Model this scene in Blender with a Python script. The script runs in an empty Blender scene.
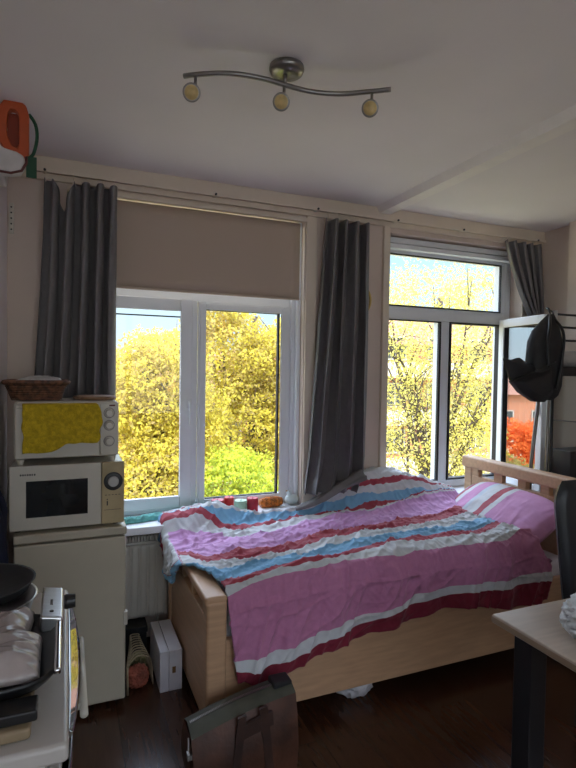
import bpy, bmesh, math, random
import numpy as np
from mathutils import Vector, Matrix, noise, Euler
random.seed(4); rng = np.random.default_rng(7)
S = bpy.context.scene
COL = S.collection
PI = math.pi
# ---------------------------------------------------------------- camera
cd = bpy.data.cameras.new('camera'); cam = bpy.data.objects.new('camera', cd); COL.objects.link(cam)
rt = Vector((0.92317698, -0.38408543, 0.01492151)); up = Vector((-0.0027257, 0.03227765, 0.99947522)); fw = Vector((0.3843655, 0.92273319, -0.02875109))
M = Matrix((rt, up, -fw)).transposed().to_4x4(); M.translation = Vector((0, 0, 1.52)); cam.matrix_world = M
cd.sensor_fit = 'VERTICAL'; cd.sensor_height = 24.0; cd.lens = 532.0 * 24.0 / 768.0; cd.clip_start = 0.05; cd.clip_end = 500
S.camera = cam
# ---------------------------------------------------------------- world, sun, exposure
w = bpy.data.worlds.new('world'); S.world = w; w.use_nodes = True
nt = w.node_tree; nt.nodes.clear()
out = nt.nodes.new('ShaderNodeOutputWorld'); bg = nt.nodes.new('ShaderNodeBackground'); GLOW = .45
tc = nt.nodes.new('ShaderNodeTexCoord'); sx = nt.nodes.new('ShaderNodeSeparateXYZ'); cr = nt.nodes.new('ShaderNodeValToRGB')
nt.links.new(tc.outputs['Generated'], sx.inputs[0]); nt.links.new(sx.outputs['Z'], cr.inputs[0]); nt.links.new(cr.outputs[0], bg.inputs[0]); nt.links.new(bg.outputs[0], out.inputs[0])
e = cr.color_ramp.elements
e[0].position = 0.0; e[0].color = (.33, .40, .45, 1)
e[1].position = 1.0; e[1].color = (1.9, 2.3, 3.0, 1)
k = e.new(.22); k.color = (.25, .40, .50, 1)
k = e.new(.5); k.color = (1.7, 2.0, 2.5, 1)
# the sky round the sun (behind the house) is far brighter than the sky seen through the windows
dp = nt.nodes.new('ShaderNodeVectorMath'); dp.operation = 'DOT_PRODUCT'; nt.links.new(tc.outputs['Generated'], dp.inputs[0]); dp.inputs[1].default_value = Vector((-.15, -.80, .55)).normalized()
mr = nt.nodes.new('ShaderNodeMapRange'); mr.inputs['From Min'].default_value = .05; mr.inputs['From Max'].default_value = 1; mr.inputs['To Max'].default_value = GLOW; mr.interpolation_type = 'SMOOTHSTEP'
nt.links.new(dp.outputs['Value'], mr.inputs['Value'])
ad = nt.nodes.new('ShaderNodeMix'); ad.data_type = 'RGBA'; ad.blend_type = 'ADD'; ad.inputs[0].default_value = 1
gc = nt.nodes.new('ShaderNodeVectorMath'); gc.operation = 'SCALE'; gc.inputs[0].default_value = (1, .92, .84); nt.links.new(mr.outputs[0], gc.inputs['Scale'])
nt.links.new(cr.outputs[0], ad.inputs[6]); nt.links.new(gc.outputs[0], ad.inputs[7]); nt.links.new(ad.outputs[2], bg.inputs[0])
bg.inputs[1].default_value = 1.0
sd = bpy.data.lights.new('sun', 'SUN'); sun = bpy.data.objects.new('sun', sd); COL.objects.link(sun)
sd.energy = 1.6; sd.angle = math.radians(1.0); sd.color = (1, .93, .80)
sun.rotation_euler = Vector((.60, .42, -.62)).to_track_quat('-Z', 'Y').to_euler(); sun.location = (0, -3, 12)
S.view_settings.view_transform = 'Standard'; S.view_settings.look = 'None'; S.view_settings.gamma = 1; S.view_settings.use_curve_mapping = False
S.view_settings.exposure = 1.42
S.cycles.max_bounces = 12; S.cycles.diffuse_bounces = 8; S.cycles.transparent_max_bounces = 16; S.cycles.sample_clamp_indirect = 6
# ---------------------------------------------------------------- helpers
def mat(name, color, rough=.6, metal=0, var=.06, scale=12, bump=0.0, bscale=60, spec=.5, stretch=None, c2=None, coat=0):
    m = bpy.data.materials.new(name); m.use_nodes = True; n = m.node_tree.nodes; l = m.node_tree.links
    b = n['Principled BSDF']; b.inputs['Roughness'].default_value = rough; b.inputs['Metallic'].default_value = metal
    b.inputs['Specular IOR Level'].default_value = spec; b.inputs['Coat Weight'].default_value = coat
    t = n.new('ShaderNodeTexCoord'); mp = n.new('ShaderNodeMapping'); l.new(t.outputs['Object'], mp.inputs[0])
    if stretch: mp.inputs['Scale'].default_value = stretch
    no = n.new('ShaderNodeTexNoise'); no.inputs['Scale'].default_value = scale; no.inputs['Detail'].default_value = 4; l.new(mp.outputs[0], no.inputs[0])
    r = n.new('ShaderNodeValToRGB'); l.new(no.outputs[0], r.inputs[0])
    a = c2 if c2 else tuple(c * (1 - 2 * var) for c in color)
    r.color_ramp.elements[0].color = (*a, 1); r.color_ramp.elements[0].position = .35
    r.color_ramp.elements[1].color = (*[min(1, c * (1 + var)) for c in color], 1); r.color_ramp.elements[1].position = .65
    l.new(r.outputs[0], b.inputs['Base Color'])
    if bump:
        n2 = n.new('ShaderNodeTexNoise'); n2.inputs['Scale'].default_value = bscale; l.new(mp.outputs[0], n2.inputs[0])
        bp = n.new('ShaderNodeBump'); bp.inputs['Strength'].default_value = bump; bp.inputs['Distance'].default_value = .01
        l.new(n2.outputs[0], bp.inputs['Height']); l.new(bp.outputs[0], b.inputs['Normal'])
    return m
def glass(name, refl, tint=(1, 1, 1)):
    m = bpy.data.materials.new(name); m.use_nodes = True; n = m.node_tree.nodes; l = m.node_tree.links; n.clear()
    o = n.new('ShaderNodeOutputMaterial'); mx = n.new('ShaderNodeMixShader'); tr = n.new('ShaderNodeBsdfTransparent'); gl = n.new('ShaderNodeBsdfGlossy')
    tr.inputs[0].default_value = (*tint, 1); gl.inputs['Roughness'].default_value = .0
    mx.inputs[0].default_value = refl; l.new(tr.outputs[0], mx.inputs[1]); l.new(gl.outputs[0], mx.inputs[2]); l.new(mx.outputs[0], o.inputs[0])
    return m
class MB:
    def __init__(s): s.v = []; s.f = []; s.uv = None
    def add(s, vs, fs):
        o = len(s.v); s.v += [tuple(v) for v in vs]; s.f += [tuple(i + o for i in f) for f in fs]; return s
    def box(s, x0, x1, y0, y1, z0, z1):
        v = [(x, y, z) for z in (z0, z1) for y in (y0, y1) for x in (x0, x1)]
        return s.add(v, [(0, 2, 3, 1), (4, 5, 7, 6), (0, 1, 5, 4), (2, 6, 7, 3), (0, 4, 6, 2), (1, 3, 7, 5)])
    def frame(s, x0, x1, z0, z1, wd, y0, y1):
        s.box(x0, x0 + wd, y0, y1, z0, z1); s.box(x1 - wd, x1, y0, y1, z0, z1)
        s.box(x0 + wd, x1 - wd, y0, y1, z0, z0 + wd); return s.box(x0 + wd, x1 - wd, y0, y1, z1 - wd, z1)
    def prism(s, poly, z0, z1, ax='z'):
        n = len(poly)
        def P(a, b, c): return (a, b, c) if ax == 'z' else ((a, c, b) if ax == 'y' else (c, a, b))
        s.add([P(a, b, z0) for a, b in poly] + [P(a, b, z1) for a, b in poly],
              [tuple(range(n))[::-1], tuple(range(n, 2 * n))] + [(i, (i + 1) % n, n + (i + 1) % n, n + i) for i in range(n)])
        return s
    def lathe(s, prof, c=(0, 0, 0), axis='z', n=32, sq=None):
        vs = []; 
        for r, h in prof:
            for i in range(n):
                a = 2 * PI * i / n; p = (r * math.cos(a), r * math.sin(a), h)
                if axis == 'y': p = (p[0], p[2], p[1])
                if axis == 'x': p = (p[2], p[0], p[1])
                vs.append((p[0] + c[0], p[1] + c[1], p[2] + c[2]))
        m = len(prof); fs = [(j * n + i, j * n + (i + 1) % n, (j + 1) * n + (i + 1) % n, (j + 1) * n + i) for j in range(m - 1) for i in range(n)]
        fs += [tuple(range(n))[::-1], tuple(range((m - 1) * n, m * n))]
        return s.add(vs, fs)
    def cyl(s, c, r, h, axis='z', n=24): return s.lathe([(r, 0), (r, h)], c, axis, n)
    def tube(s, pts, r, n=10, closed=False):
        pts = [Vector(p) for p in pts]; rr = r if isinstance(r, (list, tuple)) else [r] * len(pts); vs = []; N = len(pts)
        ref = None
        for i, p in enumerate(pts):
            a = pts[i - 1] if (i > 0 or closed) else p; b = pts[(i + 1) % N] if (i < N - 1 or closed) else p
            t = (b - a).normalized()
            if ref is None: ref = t.orthogonal().normalized()
            ref = (ref - t * ref.dot(t)).normalized(); q = t.cross(ref)
            for k in range(n):
                an = 2 * PI * k / n; vs.append(p + (ref * math.cos(an) + q * math.sin(an)) * rr[i])
        fs = [(j * n + k, j * n + (k + 1) % n, ((j + 1) % N) * n + (k + 1) % n, ((j + 1) % N) * n + k) for j in range(N if closed else N - 1) for k in range(n)]
        if not closed: fs += [tuple(range(n))[::-1], tuple(range((N - 1) * n, N * n))]
        return s.add(vs, fs)
    def grid(s, fn, nu, nv):
        vs = [fn(i / nu, j / nv) for j in range(nv + 1) for i in range(nu + 1)]
        return s.add(vs, [(j * (nu + 1) + i, j * (nu + 1) + i + 1, (j + 1) * (nu + 1) + i + 1, (j + 1) * (nu + 1) + i) for j in range(nv) for i in range(nu)])
    def blob(s, c, rad, amp=.15, fr=3.0, sub=4, seed=0, ridge=False, flat=None):
        bm = bmesh.new(); bmesh.ops.create_icosphere(bm, subdivisions=sub, radius=1)
        vs = []
        for v in bm.verts:
            p = v.co.copy(); q = p * fr + Vector((seed * 7.1, seed * 3.3, seed))
            d = noise.noise(q) + .5 * noise.noise(q * 2.1)
            if ridge: d = (1 - 2 * abs(noise.noise(q))) * .6 + .5 * (1 - 2 * abs(noise.noise(q * 2.3))) - .5
            p = p * (1 + amp * d); P = Vector((c[0] + p.x * rad[0], c[1] + p.y * rad[1], c[2] + p.z * rad[2]))
            if flat is not None and P.z < flat: P.z = flat
            vs.append(P)
        s.add(vs, [tuple(v.index for v in f.verts) for f in bm.faces]); bm.free(); return s
    def build(s, name, m, parent=None, bevel=0, seg=2, smooth=False, sub=0, solid=0, angle=35):
        me = bpy.data.meshes.new(name); me.from_pydata(s.v, [], s.f); me.update()
        bm = bmesh.new(); bm.from_mesh(me); bmesh.ops.recalc_face_normals(bm, faces=bm.faces); bm.to_mesh(me); bm.free()
        o = bpy.data.objects.new(name, me); COL.objects.link(o); me.materials.append(m)
        if parent: o.parent = parent
        if s.uv is not None:
            ul = me.uv_layers.new(name='uv'); vi = np.zeros(len(me.loops), dtype=np.int32); me.loops.foreach_get('vertex_index', vi)
            ul.data.foreach_set('uv', np.asarray(s.uv, dtype=np.float32)[vi].ravel())
        if smooth: me.polygons.foreach_set('use_smooth', [True] * len(me.polygons))
        if solid: md = o.modifiers.new('solid', 'SOLIDIFY'); md.thickness = solid; md.offset = -1
        if bevel:
            md = o.modifiers.new('bevel', 'BEVEL'); md.width = bevel; md.segments = seg; md.limit_method = 'ANGLE'; md.angle_limit = math.radians(angle)
            me.polygons.foreach_set('use_smooth', [True] * len(me.polygons)); md.harden_normals = True
        if sub: md = o.modifiers.new('sub', 'SUBSURF'); md.levels = sub; md.render_levels = sub
        if smooth and not bevel:
            for p in me.polygons: p.use_smooth = True
        return o
def tag(o, label=None, cat=None, group=None, kind=None):
    if label: o['label'] = label
    if cat: o['category'] = cat
    if group: o['group'] = group
    if kind: o['kind'] = kind
    return o
def thing(name, label, cat, loc=(0, 0, 0), group=None, kind=None):
    o = bpy.data.objects.new(name, None); COL.objects.link(o); o.empty_display_size = .1
    o.location = loc; bpy.context.view_layer.update()
    return tag(o, label, cat, group, kind)
def part(mb, name, m, root, **k):
    o = mb.build(name, m, root, **k)
    l = root.location.copy(); r = root
    while r.parent: r = r.parent; l += r.location
    o.data.transform(Matrix.Translation(-l)); return o
def struct(mb, name, m, **k):
    return tag(mb.build(name, m, **k), kind='structure')
def sm(a, b, x):
    t = max(0, min(1, (x - a) / (b - a))); return t * t * (3 - 2 * t)
def smooth_path(pts, n=8):
    pts = [Vector(p) for p in pts]; o = []
    for i in range(len(pts) - 1):
        p0 = pts[max(0, i - 1)]; p1 = pts[i]; p2 = pts[i + 1]; p3 = pts[min(len(pts) - 1, i + 2)]
        for k in range(n):
            t = k / n
            o.append(.5 * ((2 * p1) + (p2 - p0) * t + (2 * p0 - 5 * p1 + 4 * p2 - p3) * t * t + (3 * p1 - p0 - 3 * p2 + p3) * t ** 3))
    o.append(pts[-1]); return o
# ---------------------------------------------------------------- materials
M_wall = mat('wall_plaster', (.66, .55, .47), .85, var=.02, scale=3, bump=.06, bscale=80)
M_stub = mat('side_wall_paint', (.80, .74, .74), .8, var=.02, scale=3, bump=.05, bscale=80)
M_ceil = mat('ceiling_paint', (.80, .74, .73), .9, var=.015, scale=2, bump=.05, bscale=30)
M_cream = mat('cream_woodwork', (.72, .62, .50), .5, var=.02, scale=5)
M_trim = mat('beam_paint', (.84, .78, .74), .7, var=.015)
M_upvc = mat('white_upvc', (.80, .83, .86), .3, var=.01)
M_gask = mat('black_gasket', (.012, .012, .014), .6)
M_sill = mat('sill_board', (.80, .82, .86), .3, var=.01)
M_blind = mat('blind_fabric', (.50, .40, .32), .9, var=.008, scale=3)
M_curt = mat('grey_curtain', (.155, .146, .148), .5, var=.04, scale=30, bump=.04, bscale=500)
M_wood = mat('bed_beech', (.57, .35, .205), .42, var=.05, scale=4, stretch=(1, 1, 14))
M_woodh = mat('bed_beech_along', (.57, .35, .205), .42, var=.05, scale=4, stretch=(2, 14, 14))
M_white = mat('white_enamel', (.60, .56, .48), .3, var=.015)
M_fridge = mat('fridge_beige', (.50, .45, .35), .38, var=.015)
M_steel = mat('brushed_steel', (.62, .62, .62), .28, 1, var=.05, scale=20, stretch=(1, 12, 1))
M_chrome = mat('chrome', (.8, .8, .8), .1, 1, var=.01)
M_black = mat('black_plastic', (.012, .012, .013), .35, var=.1)
M_blackm = mat('matt_black', (.016, .016, .018), .65, var=.2, bump=.1)
M_glassW = glass('window_glass', .02)
M_glassS = glass('sash_glass', .55, (.9, .95, .95))
M_nickel = mat('satin_nickel', (.30, .28, .26), .35, .9, var=.03)
M_rad = mat('radiator_enamel', (.60, .56, .50), .4, var=.01)
M_card = mat('white_card', (.66, .64, .68), .7, var=.03)
M_sheet = mat('white_sheet', (.78, .76, .80), .85, var=.02, bump=.15, bscale=15)
def wood_floor():
    m = bpy.data.materials.new('floor_laminate'); m.use_nodes = True; n = m.node_tree.nodes; l = m.node_tree.links; b = n['Principled BSDF']
    t = n.new('ShaderNodeTexCoord'); mp = n.new('ShaderNodeMapping'); l.new(t.outputs['Object'], mp.inputs[0]); mp.inputs['Rotation'].default_value = (0, 0, PI / 2)
    mp.inputs['Location'].default_value = (.04, -.02, 0)
    br = n.new('ShaderNodeTexBrick'); l.new(mp.outputs[0], br.inputs[0]); br.inputs['Scale'].default_value = 1
    br.inputs['Brick Width'].default_value = 1.25; br.inputs['Row Height'].default_value = .19; br.inputs['Mortar Size'].default_value = .0018
    br.inputs['Color1'].default_value = (.085, .034, .018, 1); br.inputs['Color2'].default_value = (.062, .025, .013, 1); br.inputs['Mortar'].default_value = (.008, .005, .004, 1)
    no = n.new('ShaderNodeTexNoise'); m2 = n.new('ShaderNodeMapping'); m2.inputs['Scale'].default_value = (14, 1.6, 1); l.new(t.outputs['Object'], m2.inputs[0]); l.new(m2.outputs[0], no.inputs[0]); no.inputs['Scale'].default_value = 3; no.inputs['Detail'].default_value = 6
    mx = n.new('ShaderNodeMix'); mx.data_type = 'RGBA'; mx.blend_type = 'MULTIPLY'; mx.inputs[0].default_value = .6
    l.new(br.outputs[0], mx.inputs[6]); l.new(no.outputs[0], mx.inputs[7]); l.new(mx.outputs[2], b.inputs['Base Color'])
    b.inputs['Roughness'].default_value = .24
    return m
M_floor = wood_floor()
# ================================================================ ROOM SHELL
GZ = -4.2
struct(MB().box(-.95, 3.35, -1.7, 3.3, -.12, 0), 'floor', M_floor)
struct(MB().box(-.95, 3.35, -1.7, 3.3, 2.55, 2.7), 'ceiling', M_ceil)
b = MB().box(-.95, -.85, -1.7, 3.3, 0, 2.55).box(-.85, -.27, 2.52, 3.3, 0, 2.55)
struct(b, 'wall_left', M_stub)
struct(MB().box(3.24, 3.35, -1.7, 3.3, 0, 2.55).box(3.18, 3.24, -1.2, 2.66, 0, 2.55), 'wall_right', M_wall)
# rear wall with an opening for an added fill-light window
struct(MB().box(-.95, -.5, -1.7, -1.6, 0, 2.55).box(2.1, 3.35, -1.7, -1.6, 0, 2.55).box(-.5, 2.1, -1.7, -1.6, 0, .8).box(-.5, 2.1, -1.7, -1.6, 2.3, 2.55), 'wall_back', M_stub)
b = MB()
b.box(-.27, 0, 2.95, 3.15, .65, 2.55); b.box(1.325, 1.915, 2.95, 3.15, .65, 2.55); b.box(3.06, 3.24, 2.95, 3.15, .65, 2.55)
b.box(0, 1.325, 2.95, 3.15, 2.41, 2.55); b.box(1.915, 3.06, 2.95, 3.15, 2.41, 2.55); b.box(-.27, 3.24, 3.02, 3.15, 0, .65)
struct(b, 'wall_window_side', M_wall)
# fascia and casings
struct(MB().box(-.27, 3.24, 2.915, 2.95, 2.475, 2.55).box(-.27, 3.24, 2.93, 2.95, 2.44, 2.475), 'trim_1', M_cream, bevel=.004)
struct(MB().box(1.33, 1.40, 2.935, 2.95, .69, 2.44), 'trim_2', M_cream, bevel=.004)
struct(MB().box(1.87, 1.917, 2.925, 2.95, .69, 2.44), 'trim_3', M_cream, bevel=.004)
struct(MB().box(3.06, 3.12, 2.935, 2.95, .69, 2.44), 'trim_4', M_cream, bevel=.004)
struct(MB().box(0.0, 1.33, 2.925, 2.95, 2.40, 2.425), 'trim_5', M_cream, bevel=.004)
struct(MB().prism([(1.80, 2.55), (1.825, 2.512), (1.905, 2.512), (1.93, 2.55)], -1.6, 2.915, 'y'), 'trim_6', M_trim)
struct(MB().box(-.85, 3.18, -1.6, -1.585, 0, .08), 'baseboard_back', M_cream, bevel=.004)
struct(MB().box(3.165, 3.18, -1.2, 2.6, 0, .08), 'baseboard_right', M_cream, bevel=.004)
# window sills
sl = MB().box(-.02, 1.325, 2.80, 3.10, .65, .69).box(1.325, 1.915, 2.80, 2.949, .65, .69).box(1.915, 3.06, 2.80, 3.10, .65, .69)
struct(sl, 'trim_7', M_sill, bevel=.006)
# window 1
def window_root(name, loc): 
    o = bpy.data.objects.new(name, None); COL.objects.link(o); o.location = loc; o['kind'] = 'structure'; return o
W1 = window_root('window_1', (.66, 3.1, .69))
f = MB().frame(0.0, 1.325, .69, 2.41, .05, 3.05, 3.12).box(.05, 1.275, 3.05, 3.12, 1.90, 1.965).box(.632, .70, 3.05, 3.12, .74, 1.90)
f.box(1.275, 1.30, 3.02, 3.05, .69, 2.41).box(1.30, 1.324, 2.99, 3.05, .69, 2.41).box(0.001, .025, 2.99, 3.05, .69, 2.41)
part(f, 'window_frame', M_upvc, W1, bevel=.005)
f = MB().frame(.075, .665, .715, 1.905, .068, 3.025, 3.05)
s1 = part(f, 'casement', M_upvc, W1, bevel=.006)
part(MB().frame(.142, .60 + .004, .772, 1.808, .006, 3.035, 3.056), 'gasket', M_gask, s1)
part(MB().box(.146, .602, 3.042, 3.048, .776, 1.804), 'pane', M_glassW, s1)
h = MB().box(.640, .655, 3.012, 3.025, 1.28, 1.34).box(.642, .653, 2.990, 3.012, 1.315, 1.328); h.tube([(.6475, 2.992, 1.325), (.6475, 2.988, 1.26), (.6475, 2.994, 1.19)], [.007, .007, .006])
part(h, 'handle', M_upvc, s1, smooth=True)
part(MB().frame(.735, 1.205, .745, 1.862, .010, 3.038, 3.065), 'gasket', M_gask, W1)
part(MB().frame(.70, 1.275, .70, 1.90, .038, 3.035, 3.055), 'glazing_bead', M_upvc, W1, bevel=.004)
part(MB().frame(.71, 1.25, .715, 1.89, .035, 3.03, 3.052), 'glazing_bead', M_upvc, W1, bevel=.004)
part(MB().box(.742, 1.198, 3.052, 3.058, .752, 1.856), 'pane', M_glassW, W1)
part(MB().box(.05, 1.275, 3.08, 3.086, 1.965, 2.36), 'pane', M_glassW, W1)
W3 = window_root('added_fill_window', (.8, -1.65, .8))  # unseen rear window, added to let fill daylight into the room
part(MB().frame(-.5, 2.1, .8, 2.3, .06, -1.69, -1.62).box(.76, .84, -1.69, -1.62, .86, 2.24), 'window_frame', M_upvc, W3, bevel=.005)
for xa, xb in ((-.44, .76), (.84, 2.04)): part(MB().box(xa, xb, -1.658, -1.652, .86, 2.24), 'pane', M_glassW, W3)
# window 2
W2 = window_root('window_2', (2.49, 3.1, .69))
f = MB().frame(1.90, 3.058, .69, 2.41, .055, 3.05, 3.12).box(1.955, 3.003, 3.05, 3.12, 1.865, 1.955).box(2.418, 2.503, 3.05, 3.12, .745, 1.865)
f.box(1.955, 3.003, 3.05, 3.12, 2.305, 2.355).box(2.966, 3.003, 3.05, 3.12, .745, 1.865).box(2.962, 3.003, 3.05, 3.12, 1.955, 2.305)
part(f, 'window_frame', M_upvc, W2, bevel=.005)
part(MB().box(1.917, 3.05, 2.99, 3.05, 2.325, 2.355).box(1.917, 3.05, 3.0, 3.05, 2.362, 2.40), 'trickle_vent', M_upvc, W2, bevel=.004)
part(MB().frame(1.957, 2.418, .745, 1.865, .008, 3.044, 3.06), 'gasket', M_gask, W2)
part(MB().box(2.408, 2.424, 3.040, 3.06, .745, 1.865), 'gasket', M_gask, W2)
part(MB().frame(1.957, 2.962, 1.955, 2.305, .008, 3.044, 3.06), 'gasket', M_gask, W2)
part(MB().frame(2.503, 2.968, .745, 1.867, .012, 3.040, 3.09), 'gasket', M_gask, W2)
part(MB().box(1.96, 2.416, 3.052, 3.058, .75, 1.86), 'pane', M_glassW, W2)
part(MB().box(1.96, 2.96, 3.052, 3.058, 1.96, 2.30), 'pane', M_glassW, W2)
# opened casement: built in its own frame (hinge at origin, running along +X), then turned about the hinge
hx, hy = 2.975, 3.035; ang = math.atan2(2.55 - hy, 2.888 - hx)
sash = MB().frame(0, .49, .715, 1.90, .058, -.03, .03).build('open_casement', M_upvc, W2, bevel=.006)
tr = Matrix.Translation((hx, hy, 0)) @ Matrix.Rotation(ang, 4, 'Z'); T0 = Matrix.Translation(-Vector(W2.location))
sash.data.transform(T0 @ tr)
for mb, nm, mm in ((MB().frame(.052, .438, .767, 1.848, .009, -.022, .022), 'gasket', M_gask), (MB().box(.06, .43, -.004, .004, .775, 1.84), 'pane', M_glassS), (MB().box(.455, .472, .03, .045, 1.24, 1.30).box(.458, .468, .045, .062, 1.16, 1.29).box(.455, .472, -.045, -.03, 1.24, 1.30), 'handle', M_upvc)):
    o = mb.build(nm, mm, sash); o.data.transform(T0 @ tr)
# ================================================================ OUTDOORS
def leaf_mat(name, cols, trans=.35):
    m = bpy.data.materials.new(name); m.use_nodes = True; n = m.node_tree.nodes; l = m.node_tree.links; n.clear()
    o = n.new('ShaderNodeOutputMaterial'); g = n.new('ShaderNodeNewGeometry'); r = n.new('ShaderNodeValToRGB')
    t = n.new('ShaderNodeTexCoord'); no = n.new('ShaderNodeTexNoise'); no.inputs['Scale'].default_value = .9; l.new(t.outputs['Object'], no.inputs[0])
    ma = n.new('ShaderNodeMath'); ma.operation = 'MULTIPLY_ADD'; ma.inputs[1].default_value = .45; l.new(g.outputs['Random Per Island'], ma.inputs[0])
    mb_ = n.new('ShaderNodeMath'); mb_.operation = 'MULTIPLY_ADD'; mb_.inputs[1].default_value = 1.3; mb_.inputs[2].default_value = -.38; l.new(no.outputs[0], mb_.inputs[0]); l.new(mb_.outputs[0], ma.inputs[2])
    l.new(ma.outputs[0], r.inputs[0]); el = r.color_ramp.elements
    el[0].color = (*cols[0], 1); el[1].color = (*cols[-1], 1)
    for i, c in enumerate(cols[1:-1]): q = el.new((i + 1) / (len(cols) - 1)); q.color = (*c, 1)
    d = n.new('ShaderNodeBsdfDiffuse'); tl = n.new('ShaderNodeBsdfTranslucent'); mx = n.new('ShaderNodeMixShader'); mx.inputs[0].default_value = trans
    l.new(r.outputs[0], d.inputs[0]); l.new(r.outputs[0], tl.inputs[0]); l.new(d.outputs[0], mx.inputs[1]); l.new(tl.outputs[0], mx.inputs[2]); l.new(mx.outputs[0], o.inputs[0])
    return m
L_yel = leaf_mat('yellow_leaves', [(.22, .17, .08), (.55, .45, .07), (.76, .62, .10), (.64, .56, .09), (.40, .30, .12), (.72, .60, .14), (.66, .42, .14)], .5)
L_grn = leaf_mat('yellow_green_leaves', [(.16, .22, .06), (.48, .55, .06), (.66, .68, .08), (.30, .38, .07), (.60, .62, .10)], .5)
L_lime = leaf_mat('pale_spring_leaves', [(.36, .30, .14), (.62, .56, .12), (.78, .70, .20), (.42, .38, .18), (.74, .54, .20)], .5)
L_org = leaf_mat('orange_leaves', [(.55, .12, .03), (.8, .20, .05), (.85, .28, .08)])
M_bark = mat('bark', (.10, .075, .055), .9, var=.3, scale=20, bump=.5)
def leaves(name, blobs, size, m, parent, shell=.55):
    P = []; blobs = [(*q[:6], int(q[6] * 2.1)) for q in blobs]; size = size * .62
    for (cx, cy, cz, rx, ry, rz, n) in blobs:
        d = rng.normal(size=(n, 3)); d /= np.linalg.norm(d, axis=1)[:, None]
        r = (shell + (1 - shell) * rng.random(n)) ** .8
        lump = 1 + .16 * np.sin(d[:, 0] * 7 + cx) * np.sin(d[:, 2] * 8 + cy) + .1 * np.sin(d[:, 1] * 13 + d[:, 2] * 11)
        P.append(d * (r * lump)[:, None] * np.array([rx, ry, rz]) + np.array([cx, cy, cz]))
    P = np.concatenate(P); n = len(P)
    a = rng.normal(size=(n, 3)); a /= np.linalg.norm(a, axis=1)[:, None]; bb = rng.normal(size=(n, 3)); bb -= a * (a * bb).sum(1)[:, None]; bb /= np.linalg.norm(bb, axis=1)[:, None]
    s = (size * (.6 + .8 * rng.random(n)))[:, None]
    V = np.stack([P - a * s, P - bb * s * .55, P + a * s, P + bb * s * .55], 1).reshape(-1, 3) - np.array(parent.location)
    me = bpy.data.meshes.new(name); me.vertices.add(4 * n); me.vertices.foreach_set('co', V.ravel().astype(np.float32))
    me.loops.add(4 * n); me.loops.foreach_set('vertex_index', np.arange(4 * n, dtype=np.int32)); me.polygons.add(n)
    me.polygons.foreach_set('loop_start', np.arange(0, 4 * n, 4, dtype=np.int32)); me.polygons.foreach_set('loop_total', np.full(n, 4, dtype=np.int32)); me.update(calc_edges=True)
    me.materials.append(m); o = bpy.data.objects.new(name, me); COL.objects.link(o); o.parent = parent; return o
def tree(label, loc, blobs, size, m, nbr=9, trunk=.16, shell=.55, name='tree'):
    t = thing(name, label, 'tree', loc)
    leaves('crown', blobs, size, m, t, shell)
    b = MB(); x, y, z = loc; top_z = max(q[2] for q in blobs)
    b.tube(smooth_path([(x, y, z - .1), (x + .08, y, z + 1.2), (x - .05, y + .05, z + 2.5), (x + .05, y, top_z)], 4), [trunk * (1 - .05 * i) for i in range(13)], 8)
    rr = random.Random(int(x * 10))
    for i in range(nbr):
        q = blobs[i % len(blobs)]; z0 = z + 1.2 + rr.random() * 2.5
        ex, ey, ez = [q[j] + (rr.random() - .5) * 1.3 * q[3 + j] for j in range(3)]
        mid = ((x + ex) / 2 + rr.uniform(-.3, .3), (y + ey) / 2, (z0 + ez) / 2 + .3)
        pth = smooth_path([(x, y, z0), mid, (ex, ey, ez)], 5); b.tube(pth, [trunk * .4 * (1 - .085 * k) for k in range(len(pth))], 6)
        for kk in range(5):
            a = pth[4 + kk]; e2 = Vector(a) + Vector((rr.uniform(-.8, .8), rr.uniform(-.8, .8), rr.uniform(.0, .9))); b.tube([a, (Vector(a) + e2) / 2 + Vector((0, 0, .1)), e2], [trunk * .12, trunk * .08, trunk * .03], 5)
    part(b, 'trunk', M_bark, t, smooth=True); return t
struct(MB().box(-60, 90, 3.6, 120, GZ - .2, GZ), 'ground', mat('garden_grass', (.38, .36, .18), .95, var=.3, scale=1.5, c2=(.34, .28, .18)))
def blobrow(spec): return spec
tree('dense yellow leafed tree filling the left pane of the left window', (1.2, 9.2, GZ),
     [(1.0, 9.4, .6, .8, 1.0, 1.0, 5000), (1.35, 9.0, 1.15, .9, .9, .95, 5000), (1.35, 8.6, -.4, 1.05, .9, .9, 6500), (1.9, 9.2, .3, .9, .9, 1.2, 5000), (1.6, 9.3, 1.75, .55, .5, .45, 900), (1.05, 8.9, -1.7, .95, .9, .9, 5000), (1.8, 8.9, -1.5, 1.0, .9, .9, 5000)], .055, L_yel, 14)
tree('tall yellow tree filling the upper right pane of the left window', (3.6, 10.6, GZ),
     [(3.1, 10.5, 1.6, 1.1, 1.0, 1.1, 6500), (4.1, 10.6, 1.4, 1.1, 1.0, 1.0, 6000), (3.4, 10.3, .2, 1.3, 1.0, .9, 6500), (4.6, 10.5, .2, 1.0, 1, 1.1, 5500), (2.7, 10.5, 2.6, .6, .6, .6, 1800), (4.7, 10.8, 2.2, .6, .6, .6, 1500), (4.2, 10.4, -1.1, 1.1, .9, .9, 5000)], .058, L_yel, 14)
tree('round yellow green bush below the tall tree at the left window', (2.5, 8.2, GZ),
     [(2.45, 8.2, -.5, .8, .8, .75, 6500), (2.1, 8.1, -1.3, .9, .8, .8, 6500), (2.9, 8.2, -1.6, .7, .7, .7, 4500), (2.5, 8.2, -2.6, 1.2, .9, 1.0, 6000)], .05, L_grn, 5, .08, name='bush')
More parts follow.
